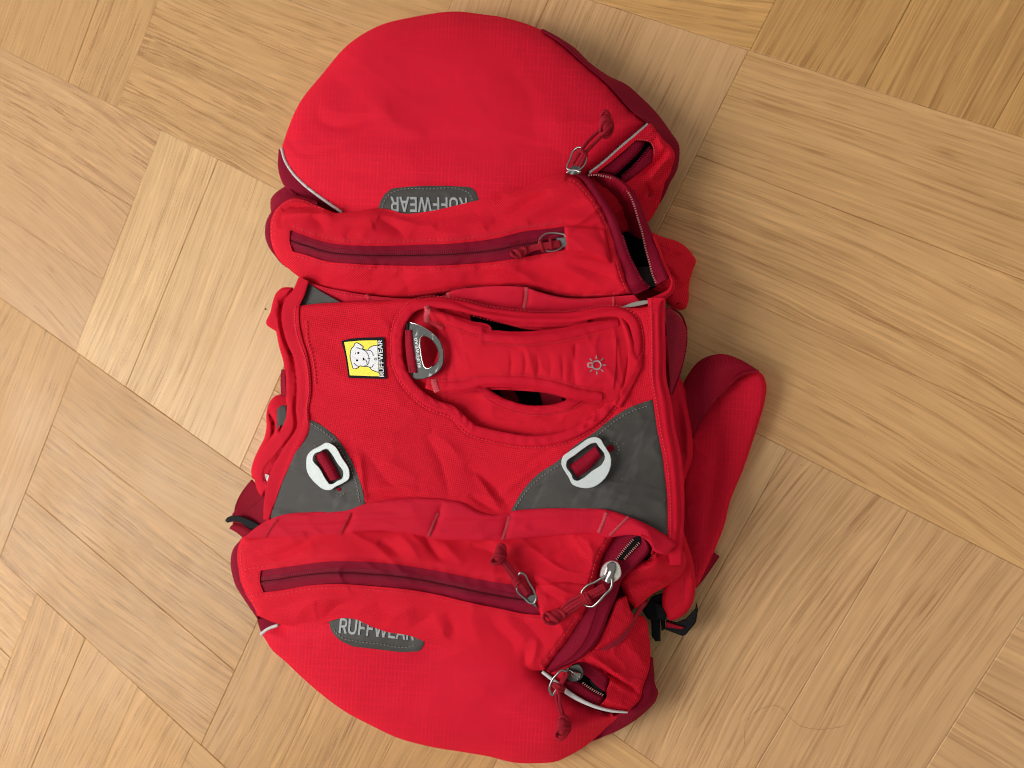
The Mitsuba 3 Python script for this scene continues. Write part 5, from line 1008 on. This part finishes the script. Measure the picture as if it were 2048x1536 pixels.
flat_print(BP + '__yellow_field', [outline(vI((155, 462), (400, 440), (718, 430)), vI((718, 430), (735, 740), (752, 1045)), vI((752, 1045), (500, 1040), (252, 1028)), vI((252, 1028), (210, 740), (155, 462)), step=3)], pb.z, .0001, 'print_yellow')
dog = vI((262, 660), (268, 610), (290, 560), (320, 535), (338, 490), (362, 472), (400, 485), (440, 510), (480, 548), (470, 575), (510, 592), (552, 602), (585, 565), (640, 530), (722, 517)) + vI((742, 980), (690, 962), (620, 930), (585, 890), (545, 880), (480, 880), (420, 870), (405, 888), (310, 912), (295, 870), (275, 800), (262, 740), (256, 700))
flat_print(BP + '__dog_emblem', [outline(dog[:15], dog[14:16], dog[15:] + dog[:1], step=1.5)], pb.z, .0003, 'print_white')
def strokes(key, lines, zf, off, w, bsdf):
    ms = []
    for ln in lines:
        ms.append(ribbon_mesh(ln, w, zf, off=off, across=2, th=.0002, step=1.2, tuck=0)[0])
    return put(key, cat(ms), bsdf, False)
strokes(BP + '__emblem_lines', [dog[:15], dog[15:] + dog[:1], vI((480, 548), (470, 575), (410, 570), (362, 552)), vI((318, 815), (350, 850), (405, 880)), vI((470, 590), (530, 625), (570, 690), (582, 760), (575, 810), (545, 855), (500, 858)), vI((552, 602), (610, 610), (640, 650), (655, 700)), vI((655, 840), (640, 880), (600, 895)),
                                vI((480, 760), (530, 775), (548, 830)), vI((555, 740), (600, 742)), vI((350, 640), (352, 665))], pb.z, .0005, 1.5, 'print_black')
def blob(c, r, n=12, sq=1.0):
    t = np.linspace(0, 2 * math.pi, n, endpoint=False); c = np.array(vI(c)[0]); return c + np.stack([np.cos(t) * r, np.sin(t) * r * sq], 1)
star = lambda c, r: np.array(vI(c)[0]) + np.array([((r if k % 2 == 0 else r * .45) * math.cos(k * math.pi / 5), (r if k % 2 == 0 else r * .45) * math.sin(k * math.pi / 5)) for k in range(10)])
flat_print(BP + '__emblem_marks', [blob((396, 648), 2.2), blob((376, 775), 2.2), outline(vI((470, 770), (482, 725), (500, 740), (490, 775), (470, 770)), step=1), star((690, 752), 4.0)], pb.z, .0005, 'print_black')
flat_print(BP + '__emblem_star', [star((690, 752), 2.0)], pb.z, .0007, 'print_white')
print_text(BP + '__lettering', 'RUFFWEAR', vI((836, 1052))[0], vI((800, 425))[0] - np.array(vI((836, 1052))[0]), (-1, .06), 8.6, pb.z, .0005, 'print_white', width=73)

LR = D + '__leash_ring'
ring_o = vI((1275, 122), (1400, 150), (1560, 230), (1700, 330), (1790, 430), (1840, 560), (1858, 740), (1840, 860), (1770, 960), (1640, 1050), (1500, 1095), (1390, 1100), (1340, 1070), (1335, 1000), (1320, 700), (1290, 400), (1265, 220))
ring_i = vI((1475, 365), (1560, 375), (1660, 440), (1740, 560), (1768, 680), (1740, 800), (1690, 860), (1580, 910), (1540, 890), (1505, 800), (1465, 600), (1450, 440))
lrz = lambda P: np.full(len(P), .0835)
ro = tidy(np.array(outline(ring_o[:1] + ring_o[1:12], ring_o[11:] + ring_o[:1], step=2))); ri = tidy(curve(ring_i, 2, closed=True))
put(LR, plate(ro, lrz, 0, .0030, holes=[ri], bevel=1.6), 'gunmetal', 40)
tube(LR + '__bright_edge', [(x, y, .0860) for x, y in vI((1285, 128), (1400, 162), (1555, 245), (1690, 342), (1778, 440), (1826, 565), (1842, 740), (1825, 850), (1755, 950))], None, 0, .00055, 'bright_edge', sides=6)
tube(LR + '__bright_edge', [(x, y, .0862) for x, y in vI((1500, 350), (1462, 380), (1448, 450), (1462, 610), (1498, 810), (1535, 895), (1580, 915), (1660, 880))], None, 0, .0005, 'bright_edge', sides=6)
print_text(LR + '__lettering', 'RUFFWEAR', vI((1470, 890))[0], np.array(vI((1402, 378))[0]) - np.array(vI((1470, 890))[0]), (-1, .14), 6.0, lambda P: np.full(len(P), .0866), .0, 'print_white', width=60)
wa = vI((1195, 255), (1200, 500), (1225, 760), (1262, 990)); wb = vI((1325, 255), (1345, 500), (1385, 760), (1420, 985))
loft(LR + '__webbing', [[(x, y, .0770) for x, y in wa], [(x + 3, y, .0840) for x, y in wa], [((x + u) / 2, (y + v) / 2, .0876) for (x, y), (u, v) in zip(wa, wb)], [(x - 2, y, .0872) for x, y in wb], [(x, y, .0840) for x, y in wb], [(x - 1, y, .078) for x, y in wb]], 'crimson_webbing', n=30, m=16)
tube(LR + '__bar', [(x, y, .0835) for x, y in vI((1250, 150), (1255, 230), (1300, 700), (1350, 1040), (1370, 1075))], None, 0, .0020, 'black_plastic')

def W(p, z): return at([p], z)[0]
def knot(c, axis, size, r):
    """A tied cord end: coils wound round a core; c a world point, axis a world direction."""
    ax = np.asarray(axis, float); ax /= np.linalg.norm(ax)
    s = np.cross(ax, [0, 0, 1]); s /= np.linalg.norm(s); u = np.cross(s, ax)
    t = np.linspace(0, 1, 90)
    out = []
    for ph, tilt, w in ((0, .55, .80), (2.1, -.55, .80), (4.0, .25, .55)):
        a = 2 * math.pi * t[:46] / t[45] + ph
        L = size * (.30 * np.sin(a + tilt) * np.sign(tilt) + (-.25 if w > .7 else .22))
        P = c + L[:, None] * ax + (size * .37 * w) * (np.cos(a)[:, None] * s + np.sin(a)[:, None] * u)
        out.append(sweep(P[:-1], r, 7, True))
    core = trimesh.creation.icosphere(2, 1.0); v = core.vertices
    P = c + v[:, :1] * ax * size * .44 + (v[:, 1:2] * s + v[:, 2:] * u) * size * .31
    out.append((trimesh.Trimesh(P, core.faces, process=False), v[:, :2] * size * .4))
    return join(out)
def pull(key, ring, rr, strands, knot_at, knot_axis, size, zf=None, wraps=(), cord_r=.0015):
    """ring: (x, y, z) loop of wire; strands: cords as (x, y, z); wraps: short cord turns."""
    q = curve(np.array(ring, float), 1.5, closed=True)
    put(key + '__pull_ring', *(lambda mu: (mu[0], 'steel', True, mu[1]))(sweep(at(q[:, :2], q[:, 2]), rr, 8, True)))
    parts_ = []
    for st_ in list(strands) + list(wraps):
        q = curve(np.array(st_, float), 1.5); parts_.append(sweep(at(q[:, :2], q[:, 2]), cord_r, 8))
    kx, ky, kz = knot_at
    a0, a1 = W(knot_axis[0][:2], kz), W(knot_axis[1][:2], kz)
    parts_.append(knot(W((kx, ky), kz), a1 - a0, size, cord_r * .95))
    m_, u_ = join(parts_)
    put(key + '__pull_cord', m_, 'cord', True, u_)
def P3(pts, zs): return [(x, y, z) for (x, y), z in zip(pts, np.broadcast_to(zs, len(pts)))]
# 1: upper pocket, main zip (at the garage)
zz = .0855
pull(PK, P3(vD((392, 415), (410, 378), (520, 360), (552, 370), (548, 420), (530, 445), (455, 468), (420, 455)), zz + .001), .0007,
     [P3(vD((290, 468), (360, 438), (430, 425), (520, 410)), [zz + .001, zz + .002, zz + .0035, zz + .002]), P3(vD((300, 486), (365, 455), (440, 445), (525, 432)), [zz + .001, zz + .002, zz + .0035, zz + .002]), P3(vD((295, 476), (362, 446), (435, 434), (522, 420)), [zz + .0018, zz + .003, zz + .0042, zz + .003])],
     (*vD((278, 478))[0], zz + .002), (vD((250, 490))[0], vD((330, 450))[0]), .0115,
     wraps=[P3(vD((400, 405), (412, 440), (420, 468)), [zz + .002, zz + .0050, zz + .002]), P3(vD((462, 395), (468, 425), (470, 455)), [zz + .002, zz + .005, zz + .002])])
put(PK + '__slider', plate(outline(vD((500, 385), (560, 390), (560, 440), (505, 430), (500, 385)), step=1.5), lambda P: np.full(len(P), zz - .002), 0, .003, bevel=.8), 'steel', 30)
# 2: upper pocket, open zip (at its top corner)
zq = .0800
pull(PK + '__open_zipper', P3(vJ((350, 880), (385, 760), (440, 640), (500, 605), (560, 640), (590, 720), (580, 800), (520, 880), (420, 900)), [zq, zq, zq + .001, zq + .002, zq + .002, zq + .002, zq + .001, zq, zq]), .0009,
     [P3(vJ((415, 815), (470, 730), (530, 640), (640, 500), (780, 380), (850, 340)), [zq + .002, zq + .003, zq + .003, zq - .001, zq - .002, zq - .001]), P3(vJ((470, 835), (530, 750), (580, 680), (690, 560), (800, 450), (870, 400)), [zq + .002, zq + .003, zq + .003, zq - .001, zq - .002, zq - .001]), P3(vJ((510, 840), (560, 760), (590, 690)), [zq + .002, zq + .003, zq + .003])],
     (*vJ((845, 300))[0], zq - .0005), (vJ((860, 420))[0], vJ((835, 210))[0]), .0165,
     wraps=[P3(vJ((470, 660), (520, 640), (590, 690)), [zq + .002, zq + .0055, zq + .003]), P3(vJ((480, 640), (540, 660), (600, 720)), [zq + .002, zq + .0055, zq + .003])])
put(PK + '__open_zipper__slider', plate(outline(vJ((335, 935), (380, 880), (420, 840), (480, 830), (515, 870), (525, 935)), vJ((525, 935), (430, 955), (335, 935)), step=1.5), lambda P: np.full(len(P), zq - .0035), 0, .004, bevel=1.2), 'gunmetal', 30)
tube(PK + '__open_zipper__slider_edge', P3(vJ((340, 930), (380, 905), (450, 900), (515, 920)), zq + .0007), None, 0, .0007, 'bright_edge')
# 3: lower pocket, main zip
zr = .0900
pull(PK1, P3(vL((515, 675), (570, 700), (620, 790), (700, 930), (720, 1000), (690, 1062), (640, 1062), (580, 1010), (470, 890), (500, 780)), [zr + .002, zr + .002, zr + .001, zr, zr - .001, zr - .001, zr - .001, zr - .001, zr, zr + .001]), .0009,
     [P3(vL((265, 540), (340, 640), (440, 770), (520, 850), (600, 960)), [zr, zr + .001, zr + .002, zr + .003, zr]), P3(vL((310, 510), (390, 600), (480, 720), (560, 810), (640, 920)), [zr, zr + .001, zr + .002, zr + .003, zr]), P3(vL((285, 525), (365, 620), (460, 745), (540, 830), (620, 940)), [zr + .001, zr + .002, zr + .003, zr + .004, zr + .001])],
     (*vL((255, 430))[0], zr + .0005), (vL((230, 540))[0], vL((290, 320))[0]), .0160,
     wraps=[P3(vL((430, 820), (460, 770), (530, 740)), [zr + .002, zr + .0055, zr + .002]), P3(vL((450, 850), (490, 800), (550, 770)), [zr + .002, zr + .0055, zr + .002])])
put(PK1 + '__slider', plate(outline(vL((600, 1010), (650, 960), (710, 955)), vL((710, 955), (712, 1060), (735, 1130)), vL((735, 1130), (660, 1080), (600, 1010)), step=1.5), lambda P: np.full(len(P), zr - .0035), 0, .0022, bevel=.8), 'gunmetal', 30)
# 4: lower pocket, curved zip
zs = .0905
pull(Zp, P3(vL((1300, 970), (1305, 920), (1360, 850), (1480, 790), (1570, 735), (1650, 700), (1690, 780), (1680, 860), (1600, 950), (1500, 1060), (1440, 1105), (1365, 1095)), [zs + .001, zs + .001, zs + .001, zs + .001, zs + .001, zs + .001, zs + .001, zs + .0015, zs + .002, zs + .002, zs + .001, zs]), .0010,
     [P3(vL((1010, 1180), (1120, 1060), (1250, 980), (1400, 930), (1590, 830)), [zs - .002, zs - .001, zs + .001, zs + .003, zs + .001]), P3(vL((1060, 1235), (1190, 1150), (1330, 1060), (1440, 985), (1620, 890)), [zs - .002, zs - .001, zs + .001, zs + .003, zs + .001]), P3(vL((1030, 1200), (1150, 1095), (1290, 1015), (1420, 955), (1605, 860)), [zs - .001, zs + .001, zs + .002, zs + .004, zs + .002]), P3(vL((1040, 1215), (1170, 1125), (1310, 1040), (1430, 972)), [zs - .001, zs + .001, zs + .002, zs + .004])],
     (*vL((975, 1225))[0], zs - .0025), (vL((880, 1270))[0], vL((1060, 1180))[0]), .0160,
     wraps=[P3(vL((1360, 930), (1390, 1000), (1420, 1060)), [zs + .002, zs + .0060, zs + .002]), P3(vL((1330, 950), (1360, 1010), (1395, 1070)), [zs + .002, zs + .0060, zs + .002])])
slz = lambda P: np.full(len(P), zs - .005)
put(Zp + '__slider', plate(tidy(curve(vL((1540, 740), (1545, 640), (1590, 560), (1680, 518), (1760, 540), (1800, 620), (1800, 720), (1740, 780), (1640, 800)), 2, closed=True)), slz, 0, .0035, bevel=1.6), 'bright_edge', 30)
loft(Zp + '__slider_bridge', [P3(vL((1625, 570), (1600, 660), (1565, 760)), zs - .0015), P3(vL((1660, 545), (1640, 660), (1600, 790)), [zs - .001, zs + .002, zs + .001]), P3(vL((1700, 535), (1690, 660), (1650, 810)), [zs - .001, zs + .0028, zs + .0012]), P3(vL((1740, 560), (1730, 640), (1690, 760)), [zs - .001, zs + .0010, zs])], 'steel', n=20, m=14)
# 5: lower bag, side zip
SZ = BAG1 + '__side_zipper'
zt = .0660
pull(SZ, P3(vM((335, 820), (270, 870), (215, 950), (200, 1020), (228, 1075), (262, 1030), (330, 930), (380, 850)), [zt + .003, zt + .004, zt + .004, zt + .003, zt + .002, zt + .001, zt + .001, zt + .002]), .0010,
     [P3(vM((390, 850), (350, 920), (310, 985), (270, 1060), (285, 1160), (325, 1290)), [zt + .003, zt + .005, zt + .005, zt + .002, zt - .002, zt - .004]), P3(vM((355, 860), (330, 930), (290, 1000), (300, 1070), (310, 1170), (345, 1290)), [zt + .003, zt + .005, zt + .0055, zt + .002, zt - .002, zt - .004])],
     (*vM((340, 1385))[0], zt - .004), (vM((335, 1470))[0], vM((345, 1290))[0]), .0175,
     wraps=[P3(vM((235, 975), (280, 1010), (345, 1035)), [zt + .003, zt + .0075, zt + .003]), P3(vM((245, 955), (300, 985), (350, 1010)), [zt + .003, zt + .0075, zt + .003])])
put(SZ + '__slider', plate(tidy(curve(vM((370, 810), (420, 780), (500, 760), (545, 820), (540, 890), (480, 935), (410, 930), (375, 890)), 2, closed=True)), lambda P: np.full(len(P), zt - .004), 0, .003, bevel=1.4), 'gunmetal', 30)
loft(SZ + '__slider_bridge', [P3(vM((375, 805), (430, 880), (490, 920)), [zt, zt + .001, zt]), P3(vM((380, 805), (450, 850), (510, 890)), [zt + .001, zt + .004, zt + .001]), P3(vM((385, 805), (460, 825), (525, 855)), [zt, zt + .001, zt])], 'steel', n=14, m=8)
# 6: knot of the cord lying in the folds of the upper bag's side
m_, u_ = knot(W(vJ((1375, 1205))[0], .034), [0.3, 1, 0], .010, .0012); put(BAG + '__side_zipper__pull_cord', m_, 'cord', True, u_)
# ------------------------------------------------------------------ a hair on the floor
hp = np.array([(410, 1400), (415, 1300), (460, 1220), (540, 1180), (610, 1175), (660, 1225), (740, 1290), (850, 1310), (950, 1300), (1012, 1285)]) / 2.926 + [1348, 1011]
mat('hair_brown', {'type': 'principled', 'base_color': rgb(0.30, 0.17, 0.08), 'roughness': 0.4})
q = curve(hp, 4.0); m_, u_ = sweep(at(q, .0006), .00008, 5)
put('hair_strand', m_, 'hair_brown', True, u_, label='thin curled brown hair lying on the parquet, right of the backpack', category='hair')
for i, (px, py, r, lab) in enumerate([(531, 618, .0009, 'tiny dark crumb on the floor, left of the backpack')]):
    c = trimesh.creation.icosphere(1, r); c.vertices *= 0.8 + 0.4 * meshkit.noise(c.vertices * 3000 + i)[:, None]; c.vertices *= [1.4, 1, .7]; c.apply_translation(at([(px, py)], r * .6)[0])
    put('crumb', c, 'print_black', 30, None, lab, category='crumb')
